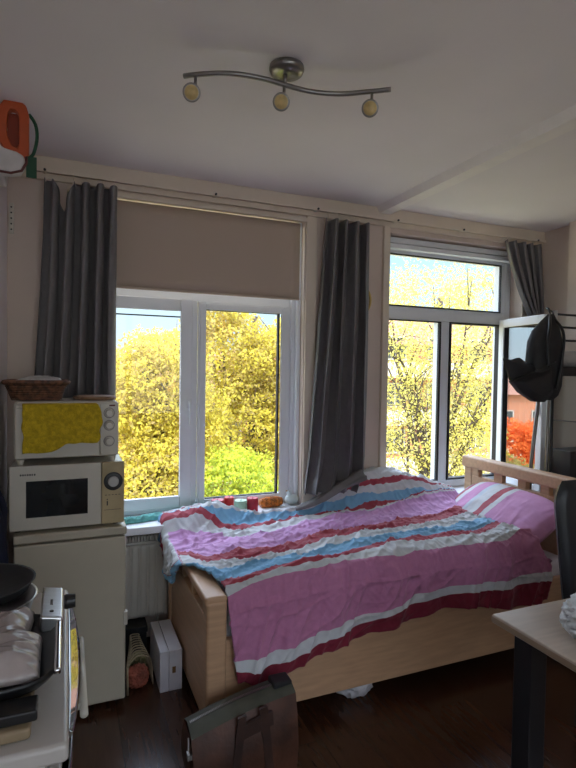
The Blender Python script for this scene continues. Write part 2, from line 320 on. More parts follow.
tree('airy pale yellow green tree seen through the right window', (7.4, 9.4, GZ),
     [(6.3, 9.4, 1.6, 1.0, 1.0, 1.3, 1500), (7.6, 9.4, 1.5, 1.2, 1.1, 1.4, 2500), (8.8, 9.4, 1.3, 1.1, 1.1, 1.3, 2400), (6.7, 9.2, .1, 1.2, 1.0, 1.0, 1900), (8.3, 9.2, -.1, 1.2, 1.0, 1.1, 3100), (7.3, 9.6, 3.1, 1.3, 1.0, .9, 1300), (8.8, 9.6, 3.1, 1.2, 1.0, 1.0, 1700), (6.0, 9.5, 3.0, .8, .8, .8, 700)], .048, L_lime, 26, .14, .3)
tree('bushy lime yellow shrub low beyond the right window', (6.5, 8.4, GZ),
     [(6.0, 8.4, -1.5, 1.1, .8, .8, 4200), (7.6, 8.5, -1.6, 1.1, .8, 1.1, 5200), (6.8, 8.4, -2.6, 1.6, .9, .9, 5000)], .052, L_lime, 6, .08, name='bush')
# hedges and trees to the left, mirrored in the open casement
tree('flame orange hedge in the garden left of the yellow tree', (-5.2, 15, GZ),
     [(-7.2 + 1.1 * i, 15 + .2 * (i % 2), -.75, .9, .8, .8, 3200) for i in range(8)], .07, L_org, 5, .07, name='hedge')
tree('low green brown shrub bed in front of the orange hedge', (-2.5, 10.5, GZ),
     [(-4.2 + 1.2 * i, 10.6, -1.15, .9, .8, .8, 3200) for i in range(4)], .06, leaf_mat('olive_leaves', [(.25, .18, .07), (.40, .33, .10), (.34, .34, .10)]), 4, .05, name='shrub')
# brick houses with roofs
M_brick = bpy.data.materials.new('red_brick'); M_brick.use_nodes = True
n_ = M_brick.node_tree.nodes; l_ = M_brick.node_tree.links; br = n_.new('ShaderNodeTexBrick'); tcx = n_.new('ShaderNodeTexCoord'); mpx = n_.new('ShaderNodeMapping'); mpx.inputs['Rotation'].default_value = (PI / 2, 0, 0)
l_.new(tcx.outputs['Object'], mpx.inputs[0]); l_.new(mpx.outputs[0], br.inputs[0]); l_.new(br.outputs[0], n_['Principled BSDF'].inputs['Base Color'])
br.inputs['Color1'].default_value = (.52, .17, .08, 1); br.inputs['Color2'].default_value = (.42, .14, .07, 1); br.inputs['Mortar'].default_value = (.45, .36, .28, 1); br.inputs['Scale'].default_value = 2.2; n_['Principled BSDF'].inputs['Roughness'].default_value = .9
M_roof = mat('roof_tiles', (.30, .14, .09), .8, var=.2, scale=6, stretch=(1, 6, 1)); M_conc = mat('pale_render', (.46, .43, .40), .8, var=.03); M_dglass = mat('dark_window_glass', (.05, .06, .07), .1, var=.1)
def house(name, label, x0, x1, y0, zt, floors, n, balcony):
    t = thing(name, label, 'building', ((x0 + x1) / 2, y0, GZ))
    part(MB().box(x0, x1, y0, y0 + 8, GZ, zt), 'wall', M_brick, t)
    part(MB().prism([(y0 - .5, zt), (y0 + 8.5, zt), (y0 + 4, zt + 2.6)], x0 - .3, x1 + .3, 'x'), 'roof', M_roof, t)
    for fl in range(floors):
        z = GZ + .9 + fl * 2.7
        if balcony: part(MB().box(x0 + .5, x1 - .5, y0 - .9, y0 - .002, z - 1.0, z - .82).box(x0 + .5, x1 - .5, y0 - .9, y0 - .84, z - .82, z - .1), 'balcony', M_conc, t)
        for i in range(n):
            cx = x0 + (i + .5) * (x1 - x0) / n; wf = part(MB().frame(cx - .75, cx + .75, z, z + 1.4, .1, y0 - .08, y0 - .005).box(cx - .04, cx + .04, y0 - .07, y0 - .005, z, z + 1.4), 'window', M_conc, t)
            part(MB().box(cx - .65, cx + .65, y0 - .045, y0 - .02, z + .1, z + 1.3), 'pane', M_dglass, wf)
house('apartment_building', 'brick apartment building with pale balconies behind the airy tree', 13, 40, 26, 3.0, 3, 9, True)
house('terraced_house', 'distant brick house with brown tiled roof, mirrored in the open window', -34, -12, 46, -.5, 1, 7, False)
house('terraced_house', 'brick house with tiled roof behind the yellow trees', -4, 11, 33, .2, 2, 6, False)
# ================================================================ WINDOW DRESSING
t = thing('curtain_rail', 'thin cream curtain rail running above both windows', 'curtain rail', (1.45, 2.88, 2.46))
part(MB().box(-.22, 3.2, 2.865, 2.875, 2.458, 2.474), 'rail', M_cream, t)
for x in (-.1, .75, 1.37, 1.93, 2.45, 3.12):
    bk = part(MB().box(x - .008, x + .008, 2.875, 2.915, 2.462, 2.482), 'bracket', M_cream, t)
    part(MB().cyl((x, 2.857, 2.466), .006, .008, 'y', 10), 'screw', M_gask, bk)
t = thing('roller_blind', 'beige roller blind pulled a third down over the left window', 'blind', (.66, 2.97, 2.4))
def blind(u, v): return (.03 + u * 1.27, 2.968 + .002 * math.sin(u * 9), 1.943 + v * .455)
part(MB().grid(blind, 20, 8), 'blind_cloth', M_blind, t, smooth=True, solid=.002)
part(MB().box(.03, 1.30, 2.962, 2.974, 1.935, 1.947), 'bottom_bar', M_blind, t, bevel=.002)
part(MB().cyl((.02, 2.985, 2.385), .012, 1.285, 'x', 16), 'roller_tube', M_cream, t, smooth=True)
ch = MB()
for i in range(60): ch.lathe([(.0005, -.003), (.003, 0), (.0005, .003)], (1.308, 2.962, 2.37 - i * .0068), 'z', 6)
part(ch, 'bead_chain', M_upvc, t)
def curtain(label, rows, pleats, ph=0, amp=.028, dip=None, ny=80):
    t = thing('curtain', label, 'curtain', (sum(rows[0][1:3]) / 2, rows[0][3], rows[0][0]))
    R = sorted(rows, key=lambda r: r[0]); zs = [r[0] for r in R]
    def fn(u, v):
        z = zs[0] + v * (zs[-1] - zs[0]); xl, xr, y = [float(np.interp(z, zs, [r[k] for r in R])) for k in (1, 2, 3)]
        w_ = xr - xl; wz = 1 - .55 * sm(.75, 1, v)
        q = noise.noise(Vector((u * 2.2 + ph, z * .35, ph))) + .4 * noise.noise(Vector((u * 5 + ph, z * .5, ph + 3)))
        a = 2 * PI * pleats * (u + .11 * q * wz * min(1, u * 5, (1 - u) * 5)); am = amp * (.75 + .75 * noise.noise(Vector((u * 3.5, z * .5, ph + 7))) * wz + .25) * min(1.3, .75 + w_)
        x = xl + u * w_ + .010 * math.sin(a * 2 + z) * wz
        yy = y + am * (math.sin(a) + .22 * math.sin(2 * a + ph)) + .010 * noise.noise(Vector((u * 8, z * 2.2, ph)))
        zz = z
        if v > .9: f_ = (v - .9) / .1; zz -= .012 * f_ * abs(math.sin(a * .5))
        if dip and dip[0] < u < dip[1]:
            g = 1 - abs((u - (dip[0] + dip[1]) / 2) / ((dip[1] - dip[0]) / 2)); zz -= dip[2] * g * sm(.80, 1, v); yy -= .03 * g * sm(.8, 1, v)
        return (x, yy, zz)
    part(MB().grid(fn, int(pleats * 26), ny), 'cloth', M_curt, t, smooth=True, solid=.003)
    n = max(3, int(pleats)); hk = MB()
    for i in range(n + 1):
        u = i / n
        if dip and dip[0] < u < dip[1]: continue
        xx = rows[0][1] + u * (rows[0][2] - rows[0][1])
        if i in (0, n): xx += .01 if i == 0 else -.01
        h = MB().tube([(xx, rows[0][3], rows[0][0] - .02), (xx, rows[0][3] - .014, rows[0][0] + .01), (xx, 2.868, 2.46)], .0022, 6); part(h, 'hook', M_cream, t)
    return t
curtain('grey curtain with a sagging top corner at the left window', [(2.432, -.105, .232, 2.868), (1.9, -.125, .222, 2.868), (1.4, -.16, .222, 2.862), (.72, -.165, .215, 2.855)], 5.0, 1.0, .032, (.14, .40, .15))
curtain('long grey curtain between the two windows, hem trailing on the bed', [(2.425, 1.425, 1.715, 2.868), (2.0, 1.40, 1.715, 2.868), (1.4, 1.355, 1.71, 2.862), (1.0, 1.325, 1.70, 2.85), (.90, 1.305, 1.69, 2.84), (.79, 1.27, 1.62, 2.79)], 4.0, 3.3, .036)
curtain('short grey curtain tucked aside behind the open casement', [(2.445, 2.835, 3.16, 2.868), (2.3, 2.88, 3.17, 2.868), (2.1, 2.97, 3.18, 2.868), (1.92, 3.08, 3.185, 2.868), (1.7, 3.10, 3.19, 2.868), (.8, 3.06, 3.20, 2.868)], 4.2, 5.1, .024)
CT2 = [o for o in COL.objects if o.name == 'curtain.001'][0]
def trail(u, v):
    pth = [(1.64, .90), (1.50, .845), (1.38, .785), (1.28, .755), (1.21, .74)]; k_ = u * 4; i = min(3, int(k_)); f_ = k_ - i
    x = pth[i][0] * (1 - f_) + pth[i + 1][0] * f_; z = pth[i][1] * (1 - f_) + pth[i + 1][1] * f_
    wd = .075 * (1 - .75 * u); a = v * PI
    return (x, 2.775 - math.cos(a) * wd, z - .03 + math.sin(a) * (.045 - .03 * u) + .008 * math.sin(v * 16 + u * 5) * (1 - u))
part(MB().grid(trail, 40, 30), 'trailing_hem', M_curt, CT2, smooth=True, solid=.003)
# clock on the pier
t = thing('wall_clock', 'round brass rimmed clock half hidden behind the middle curtain', 'clock', (1.668, 2.94, 1.958))
part(MB().cyl((1.668, 2.925, 1.958), .105, .024, 'y', 40), 'clock_face', mat('clock_cream', (.38, .30, .18), .5), t, smooth=False)
part(MB().tube([(1.668 + .105 * math.cos(a * PI / 20), 2.922, 1.958 + .105 * math.sin(a * PI / 20)) for a in range(40)], .008, 10, True), 'rim', mat('old_brass', (.55, .38, .12), .3, .9), t, smooth=True)
tk = MB()
for i in range(12): a = i * PI / 6; tk.box(1.668 + .085 * math.cos(a) - .004, 1.668 + .085 * math.cos(a) + .004, 2.921, 2.925, 1.958 + .085 * math.sin(a) - .006, 1.958 + .085 * math.sin(a) + .006)
part(tk, 'hour_marks', M_gask, t)
part(MB().box(1.652, 1.658, 2.917, 2.921, 1.958, 2.02).box(1.668, 1.70, 2.917, 2.921, 1.955, 1.961), 'hands', M_gask, t)
# perforated strip by the corner
t = tag(MB().box(-.262, -.240, 2.94, 2.949, 2.16, 2.31).build('bracket_strip', M_white, bevel=.002), 'short white perforated metal strip on wall beside the left curtain', 'bracket')
h = MB()
for i in range(5): h.cyl((-.251, 2.9375, 2.18 + i * .027), .004, .002, 'y', 10)
h.build('hole', M_gask, t)
# ================================================================ CEILING SPOT LIGHT
t = thing('ceiling_spotlight', 'wavy satin nickel bar with three small spotlights on the ceiling', 'light', (.69, 1.71, 2.55))
part(MB().lathe([(.058, 0), (.060, -.012), (.056, -.022), (.03, -.027), (.001, -.028)], (.69, 1.71, 2.549), 'z', 40), 'ceiling_plate', M_nickel, t, smooth=True, )
part(MB().cyl((.685, 1.712, 2.49), .007, .036, 'z', 14), 'stem', M_nickel, t, smooth=True)
bar = smooth_path([(.358, 1.80, 2.488), (.40, 1.77, 2.488), (.493, 1.722, 2.488), (.60, 1.706, 2.488), (.683, 1.713, 2.488), (.782, 1.716, 2.488), (.885, 1.688, 2.488), (.977, 1.628, 2.488), (1.03, 1.59, 2.488)], 6)
part(MB().tube(bar, .0085, 12), 'bar', M_nickel, t, smooth=True)
M_bulb = mat('warm_led_lens', (.62, .44, .18), .4, var=.1, scale=40)
for p, hd in (((.392, 1.777), (.378, 1.772)), ((.683, 1.713), (.671, 1.708)), ((.978, 1.628), (.968, 1.622))):
    sp = part(MB().tube([(p[0], p[1], 2.485), (p[0], p[1], 2.445)], .005, 10), 'spot_stem', M_nickel, t, smooth=True)
    c = Vector((hd[0], hd[1], 2.425)); d = (Vector((0, 0, 1.52)) - c).normalized() + Vector((0, 0, .1)); d.normalize()
    b = MB().lathe([(.010, -.045), (.018, -.042), (.024, -.02), (.029, .0), (.029, .010), (.024, .010)], (0, 0, 0), 'z', 24); lb = MB().lathe([(.0235, .009), (.022, .012), (.001, .013)], (0, 0, 0), 'z', 24)
    rot = d.to_track_quat('Z', 'Y').to_matrix().to_4x4(); X = Matrix.Translation(c) @ rot
    b.v = [tuple(X @ Vector(v)) for v in b.v]; lb.v = [tuple(X @ Vector(v)) for v in lb.v]
    hh = part(b, 'spot_head', M_nickel, t, smooth=True); part(lb, 'bulb', M_bulb, hh, smooth=True)
# ================================================================ BED
t = thing('bed', 'beech single bed frame with slotted headboard under the windows', 'bed', (1.6, 2.06, 0))
BY0, BY1 = 2.06, 2.90
# footboard
fb = MB().box(.525, .56, BY0 + .04, BY1, .06, .50); part(fb, 'foot_panel', M_wood, t, bevel=.004)
part(MB().box(.515, .60, BY0 - .025, BY0 + .045, 0, .585), 'foot_post', M_wood, t, bevel=.014, seg=4)
part(MB().box(.515, .60, BY1 - .05, BY1 + .01, 0, .585), 'foot_post', M_wood, t, bevel=.014, seg=4)
part(MB().box(.510, .602, BY0 - .02, BY1, .565, .605).box(.525, .56, BY0 + .045, BY0 + .10, .50, .565).box(.525, .56, BY0 + .26, BY0 + .31, .50, .565).box(.525, .56, BY0 + .48, BY0 + .53, .50, .565), 'foot_rail', M_wood, t, bevel=.012, seg=3)
# headboard
part(MB().box(2.545, 2.630, BY0 - .03, 2.945, .862, .936), 'head_rail', M_woodh, t, bevel=.014, seg=4)
part(MB().box(2.57, 2.62, 2.87, 2.94, 0, .87), 'head_post', M_wood, t, bevel=.008)
part(MB().box(2.57, 2.62, BY0 - .02, BY0 + .06, 0, .87), 'head_post', M_wood, t, bevel=.008)
part(MB().box(2.575, 2.615, BY0 + .06, 2.87, .25, .808), 'head_panel', M_woodh, t, bevel=.004)
for y0, y1 in ((2.81, 2.87), (2.60, 2.67), (2.41, 2.47), (2.24, 2.30)):
    part(MB().box(2.578, 2.612, y0, y1, .808, .868), 'slot_post', M_wood, t)
part(MB().box(.60, 2.57, BY0 - .005, BY0 + .025, .085, .415), 'side_rail', M_woodh, t, bevel=.004)
part(MB().box(.60, 2.57, BY1 - .03, BY1, .085, .415), 'side_rail', M_woodh, t, bevel=.004)
b = MB()
for i in range(12): b.box(.64 + i * .16, .71 + i * .16, BY0 + .026, BY1 - .031, .24, .262)
part(b, 'slats', M_wood, t)
t = tag(MB().box(.605, 2.565, BY0 + .03, BY1 - .035, .265, .50).build('mattress', M_sheet, bevel=.035, seg=5), 'white sheeted mattress showing at the head end of the bed', 'mattress')
# duvet
YF = 2.045; 
def top(x, y):
    z = .62 + .13 * math.exp(-((x - 1.8) / .35) ** 2) * sm(2.62, 2.9, y) + .09 * sm(2.72, 2.86, y) + .05 * sm(.5, .9, x) * (1 - sm(2.2, 2.5, x)); return z
BT = {
'b13': [(.664, -.284), (.707, -.313), (.769, -.324), (.888, -.315), (.991, -.278), (1.25, -.245), (1.444, -.218), (1.685, -.19), (1.864, -.204), (2.087, -.254), (2.302, -.254), (2.373, -.21)],
'b12': [(.633, -.238), (.724, -.269), (.887, -.269), (1.053, -.22), (1.183, -.201), (1.334, -.164), (1.503, -.139), (1.78, -.125), (2.083, -.15), (2.391, -.126)],
'b11': [(.624, -.202), (.723, -.227), (.886, -.227), (.989, -.193), (1.182, -.164), (1.441, -.132), (1.503, -.099), (1.78, -.091), (2.082, -.108), (2.367, -.086)],
'b10': [(.562, .029), (.6, .017), (.722, .032), (.964, .032), (1.183, .045), (1.455, .027), (1.524, .037), (1.803, .034), (2.105, .031), (2.221, .064), (2.36, .15)],
'b9': [(.529, .1), (.598, .045), (.73, .048), (.939, .055), (1.112, .062), (1.361, .09), (1.556, .093), (1.738, .087), (1.98, .09), (2.288, .194), (2.4, .29)],
'b8': [(.529, .156), (.59, .075), (.736, .069), (.946, .075), (1.121, .085), (1.388, .13), (1.59, .14), (1.778, .137), (1.998, .13), (2.392, .319)],
'b7': [(.521, .32), (.604, .19), (.799, .151), (.983, .14), (1.132, .171), (1.367, .209), (1.603, .243), (1.857, .224), (2.224, .319), (2.477, .454)],
'b6': [(.458, .528), (.523, .414), (.586, .28), (.668, .259), (.757, .225), (.821, .214), (.913, .186), (1.016, .213), (1.164, .268), (1.319, .286), (1.493, .32), (1.71, .325), (1.91, .343), (2.339, .519), (2.546, .675)],
'b5': [(.454, .59), (.53, .498), (.606, .345), (.702, .325), (.778, .32), (.85, .295), (.933, .283), (1.057, .306), (1.203, .371), (1.357, .376), (1.54, .395), (1.833, .499), (2.108, .538), (2.521, .694)],
'b3': [(.44, .719), (.561, .727), (.664, .686), (.746, .628), (.764, .54), (.89, .501), (1.118, .567), (1.194, .618), (1.456, .652), (1.679, .644), (1.905, .685), (2.213, .731), (2.398, .768)],
'b2': [(.43, .758), (.543, .773), (.655, .77), (.727, .724), (.774, .671), (.85, .594), (1.001, .609), (1.16, .666), (1.241, .669), (1.415, .673), (1.544, .656), (1.67, .652), (1.823, .682), (1.908, .69), (2.402, .773)],
'b1': [(.434, .781), (.558, .851), (.675, .807), (.748, .74), (.794, .702), (.871, .659), (.973, .658), (1.068, .661), (1.172, .694), (1.25, .69), (1.419, .681), (1.552, .671), (1.654, .695), (1.815, .693), (1.909, .692), (2.406, .777)],
'bA': [(.44, .861), (.966, .724), (1.183, .723), (1.357, .729), (1.598, .73), (1.782, .721), (2.022, .738), (2.195, .738), (2.411, .784)],
'r0b': [(.44, .90), (1.18, .75), (1.375, .753), (1.629, .75), (1.797, .746), (1.978, .762), (2.207, .77), (2.4, .80)],
'r0a': [(.44, .902), (1.18, .752), (1.377, .759), (1.634, .765), (1.789, .766), (1.998, .79), (2.211, .78), (2.4, .802)],
'back': [(.40, .87), (.513, .89), (.638, .87), (.727, .838), (.826, .77), (.968, .735), (1.186, .735), (1.28, .75), (1.384, .775), (1.518, .80), (1.71, .83), (1.84, .85), (2.02, .85), (2.1, .82), (2.223, .80), (2.441, .81)]}
order = ['b13', 'b12', 'b11', 'b10', 'b9', 'b8', 'b7', 'b6', 'b5', 'b3', 'b2', 'b1', 'bA', 'r0b', 'r0a', 'back']
CR, CW, CP, CB, CK = (.36, .045, .07), (.62, .64, .66), (.60, .28, .50), (.20, .44, .66), (.21, .010, .032)
stripecol = [CK, CW, (.52, .20, .36), CW, CR, CB, CW, CR, (.60, .32, .60), CW, CR, CB, CW, CR, CW]  # sky light tinted into the top lilac, front pink darkened
m = bpy.data.materials.new('striped_duvet_cotton'); m.use_nodes = True; n = m.node_tree.nodes; l = m.node_tree.links; bs = n['Principled BSDF']
uvn = n.new('ShaderNodeUVMap'); uvn.uv_map = 'uv'; sp = n.new('ShaderNodeSeparateXYZ'); l.new(uvn.outputs[0], sp.inputs[0]); r = n.new('ShaderNodeValToRGB'); r.color_ramp.interpolation = 'CONSTANT'
l.new(sp.outputs[1], r.inputs[0]); el = r.color_ramp.elements; NS = 15
el[0].color = (*stripecol[0], 1); el[0].position = 0; el[1].position = 14 / 15; el[1].color = (*stripecol[14], 1)
for i in range(1, 14): q = el.new(i / NS); q.color = (*stripecol[i], 1)
tcn = n.new('ShaderNodeTexCoord'); no = n.new('ShaderNodeTexNoise'); no.inputs['Scale'].default_value = 45; no.inputs['Detail'].default_value = 5; l.new(tcn.outputs['Object'], no.inputs[0])
mx = n.new('ShaderNodeMix'); mx.data_type = 'RGBA'; mx.blend_type = 'OVERLAY'; mx.inputs[0].default_value = .15; l.new(r.outputs[0], mx.inputs[6]); l.new(no.outputs[0], mx.inputs[7]); l.new(mx.outputs[2], bs.inputs['Base Color'])
bs.inputs['Roughness'].default_value = .8; bs.inputs['Sheen Weight'].default_value = .15
vo = n.new('ShaderNodeTexNoise'); vo.noise_type = 'RIDGED_MULTIFRACTAL'; vo.inputs['Scale'].default_value = 7; vo.inputs['Detail'].default_value = 4; vo.inputs['Distortion'].default_value = .6
mpd = n.new('ShaderNodeMapping'); mpd.inputs['Rotation'].default_value = (0, 0, -.5); mpd.inputs['Scale'].default_value = (.7, 1.9, 1.2); l.new(tcn.outputs['Object'], mpd.inputs[0]); l.new(mpd.outputs[0], vo.inputs[0])
bp = n.new('ShaderNodeBump'); bp.inputs['Strength'].default_value = .8; bp.inputs['Distance'].default_value = .016; l.new(vo.outputs[0], bp.inputs['Height']); l.new(bp.outputs[0], bs.inputs['Normal'])
M_duvet = m
def itp(key, x): T = BT[key]; return float(np.interp(x, [a for a, _ in T], [c for _, c in T]))
def XL(s): return float(np.interp(s, [-.3, 0, .06, .12, .3, .42, .55, .72, .85, .92], [.64, .605, .60, .585, .53, .44, .34, .30, .36, .44]))
def XR(s): return float(np.interp(s, [-.26, -.21, -.09, .03, .08, .2, .32, .45, .6, .7, .8], [2.33, 2.375, 2.38, 2.35, 2.33, 2.36, 2.40, 2.46, 2.50, 2.50, 2.47]))
NU, NV = 330, 230
vs = []; uvs = []
def ridge(p): return 1 - min(1, abs(noise.noise(p)) * 2.6)
for j in range(NV + 1):
    tv = j / NV
    for i in range(NU + 1):
        tu = i / NU; x = .5 + tu * 1.9
        s0 = itp('b13', x); s1 = itp('back', x)
        for _ in range(2):
            # denser rows over the front fold
            if tv < .30: s = s0 + (0 - s0) * tv / .30
            elif tv < .42: a_ = (tv - .30) / .12 * PI / 2; s = .10 * (1 - math.cos(a_))
            else: s = .10 + (s1 - .10) * (tv - .42) / .58
            xl, xr = XL(s), XR(s); x = xl + tu * (xr - xl); s0 = itp('b13', x); s1 = itp('back', x)
        s0 = itp('b13', x); s1 = itp('back', x)
        ks = [itp(kx, x) for kx in order]
        for q in range(1, len(ks)): ks[q] = max(ks[q], ks[q - 1] + .0005)
        v = float(np.interp(s, ks, np.arange(len(ks)))) / NS
        xx = max(x, .50); tz = top(xx, YF + max(s, 0))
        if s <= 0: y = YF - .01; z = tz - .10 + s; nrm = Vector((0, -1, .1))
        elif s < .10: y = YF + s; z = tz - .10 + .10 * math.sqrt(max(0, 1 - (1 - s / .10) ** 2)); nrm = Vector((0, -(1 - s / .1), .3 + s / .1)).normalized()
        else: y = YF + s; z = tz; nrm = Vector((0, 0, 1))
        P = Vector((x, y, z))
        if x < .53:
            d = .53 - x; a_ = min(d / .05, 1); P = Vector((.53 - .045 * math.sin(a_ * PI / 2), y, z - max(0, d - .03) - .0)); nrm = Vector((-a_, 0, 1 - .8 * a_)).normalized()
        if x > 2.30 and s > -.02:
            er = max(0.0, xr - x); P.z -= (P.z - .525) * (1 - min(1, er / .09) ** .5)
        if x < .505 and .22 < s < .74:
            v = (11.5 if (x - xl) < .03 + .02 * noise.noise(Vector((s * 12, 1, 1))) else 9.5) / NS
        # folds: broad puffs + diagonal creases
        q1 = Vector((x * 2.4, s * 4.5, 1.3)); puff = noise.noise(q1) * .020
        wp = .25 * noise.noise(Vector((x * 3, s * 3, 7.7)))
        cr1 = ridge(Vector((x * 2.6 + s * 3 + wp, s * 13 - x * 3.5 + wp * 4, 5.1))) ** 3 * .014
        cr2 = ridge(Vector((x * 9 + s * 3, s * 24 - x * 12 + wp * 9, 8.7))) ** 2.5 * .0065
        cr3 = ridge(Vector((x * 22 + s * 16 + wp * 8, s * 6 - x * 2, 2.7))) ** 3 * .0075 + noise.noise(Vector((x * 34, s * 30, 1))) * .0022
        dd = puff + cr1 + cr2 + cr3
        if s < .06:   # vertical drape folds down the front
            kf = sm(.06, -.03, s) if False else 1 - sm(-.03, .06, s)
            fold = .022 * noise.noise(Vector((x * 9, s * 1.2, 3.3))) + .009 * ridge(Vector((x * 13 - s * 5, s * 1.5, 9.9))) ** 2
            dd = dd * (1 - .65 * kf) + fold * kf * (1 + 1.5 * max(0, -s / .3))
        if x < .75 and s > .35: dd += .008 * ridge(Vector((x * 14 + s * 5, s * 12, 4.4))) ** 2
        mid = ((x - 1.3) / .6) ** 2; dd += .012 * math.exp(-mid) * ridge(Vector((x * 5 - s * 8, s * 3 + x * 3, 6.6))) ** 4
        vs.append(P + nrm * (dd + .006)); uvs.append((x, min(.9999, max(.0001, v))))
db = MB(); db.v = [tuple(v) for v in vs]; db.f = [(j * (NU + 1) + i, j * (NU + 1) + i + 1, (j + 1) * (NU + 1) + i + 1, (j + 1) * (NU + 1) + i) for j in range(NV) for i in range(NU)]
db.uv = uvs
dv = db.build('duvet', M_duvet, smooth=True, solid=.012)
tag(dv, 'crumpled duvet striped in pink, white, red and blue, hanging over the bed front', 'duvet')
# pillow
def pillow_mesh(c, L, W, H, tilt, yaw):
    b = MB(); N = 40
    def fn(sgn):
        def g(u, v):
            x = (u * 2 - 1); y = (v * 2 - 1); ex = 1 - abs(x) ** 2.6; ey = 1 - abs(y) ** 2.8
            h = H * max(0, ex * ey) ** .45; pin = 1 - .07 * (abs(x) ** 4) * (1 - abs(y)) - .0
            px = x * W * (1 - .22 * abs(y) ** 5); py = y * L * (1 - .13 * abs(x) ** 5)
            h += .006 * noise.noise(Vector((px * 14, py * 9, sgn))) * max(0, ex * ey) + .006 * ridge(Vector((px * 10, py * 16, 3))) ** 3 * max(0, ex * ey)
            return (px, py, sgn * h)
        return g
    b.grid(fn(1), N, N); b.grid(fn(-1), N, N)
    R = Matrix.Translation(c) @ Euler((0, tilt, yaw)).to_matrix().to_4x4()
    uv = [(v[0] / W, v[1] / L) for v in b.v]
    b.v = [tuple(R @ Vector(v)) for v in b.v]; b.uv = uv; return b
m = M_duvet.copy(); m.name = 'striped_pillowcase'; n = m.node_tree.nodes; r = [q for q in n if q.type == 'VALTORGB'][0]
while len(r.color_ramp.elements) > 2: r.color_ramp.elements.remove(r.color_ramp.elements[1])
mpn = n.new('ShaderNodeMapping'); mpn.inputs['Scale'].default_value = (.5, .5, 1); mpn.inputs['Location'].default_value = (.5, .5, 0)
uvn = [q for q in n if q.type == 'UVMAP'][0]; spn = [q for q in n if q.type == 'SEPXYZ'][0]; m.node_tree.links.new(uvn.outputs[0], mpn.inputs[0]); m.node_tree.links.new(mpn.outputs[0], spn.inputs[0])
el = r.color_ramp.elements; el[0].color = (*CP, 1); el[0].position = 0; el[1].position = .93; el[1].color = (*CB, 1)
for p_, c_ in ((.44, CW), (.49, CR), (.56, CW), (.66, (.55, .62, .70)), (.70, CP), (.82, CW), (.88, CR)): q = el.new(p_); q.color = (*c_, 1)
pl = pillow_mesh((2.385, 2.44, .665), .39, .225, .082, -.58, -.08).build('pillow', m, smooth=True)
bpy.context.view_layer.update()
tag(pl, 'pink pillow with red and white stripes leaning on the headboard', 'pillow')
# ================================================================ SILL ITEMS
def candle(name, label, x, y, r, h, m, wick=True):
    t = thing(name, label, 'candle', (x, y, .69), 'candles in a row on the window sill')
    part(MB().lathe([(r * .92, 0), (r, .004), (r, h - .004), (r * .94, h), (r * .6, h - .003), (r * .3, h - .008), (.001, h - .009)], (x, y, .69), 'z', 28), 'wax', m, t, smooth=True)
    if wick: part(MB().tube([(x, y, .69 + h - .01), (x + .002, y, .69 + h + .006)], .0015, 6), 'wick', M_gask, t)
M_cred = mat('red_wax', (.62, .02, .02), .4, var=.08); M_cpink = mat('pink_wax', (.55, .10, .13), .45, var=.1); M_cgrn = mat('pale_green_wax', (.42, .62, .46), .45, var=.05); M_cr2 = mat('crimson_wax', (.52, .015, .04), .4, var=.08)
candle('candle', 'dusty pink squat candle, leftmost on the window sill', .815, 3.0, .038, .060, M_cpink)
candle('candle', 'bright red candle between the pink and the pale green candles', .880, 2.985, .028, .074, M_cred)
candle('candle', 'pale green candle with a hollow top among red candles', .930, 2.915, .037, .068, M_cgrn)
candle('candle', 'crimson candle beside the bristly orange brush', 1.000, 2.91, .032, .078, M_cr2)
t = thing('corn_cob', 'knobbly orange ornament lying on the sill beside the crimson candle', 'ornament', (1.19, 2.97, .69))
b = MB(); cob = []
for i in range(15):
    u = i / 14; r_ = .026 * (1 - .35 * abs(2 * u - 1) ** 3)
    for k in range(12):
        a = 2 * PI * (k + .5 * (i % 2)) / 12; c = (1.072 + .125 * u, 2.965 + r_ * math.cos(a), .719 + r_ * math.sin(a))
        b.lathe([(.0005, -.008), (.0058, -.004), (.0066, 0), (.0058, .004), (.0005, .008)], c, 'z', 6)
b.tube([(1.065, 2.965, .719), (1.205, 2.965, .719)], .023, 10)
part(b, 'kernels', mat('orange_kernels', (.62, .20, .03), .5, var=.3, scale=60), t, smooth=True)
t = thing('figurine', 'small white hen figurine at the right end of the sill', 'figurine', (1.31, 2.98, .69))
b = MB().blob((1.272, 2.975, .722), (.046, .03, .032), .08, 2, 3, 3, flat=.69); b.tube(smooth_path([(1.262, 2.975, .73), (1.254, 2.975, .758), (1.249, 2.975, .775)], 5), [.018, .017, .015, .014, .013, .012, .012, .012, .012, .011, .006], 12)
part(b, 'body', mat('white_ceramic', (.72, .80, .80), .3), t, smooth=True)
part(MB().lathe([(.005, 0), (.0005, .014)], (1.237, 2.975, .775), 'x', 8), 'beak', mat('beak_orange', (.5, .3, .1), .5), t)
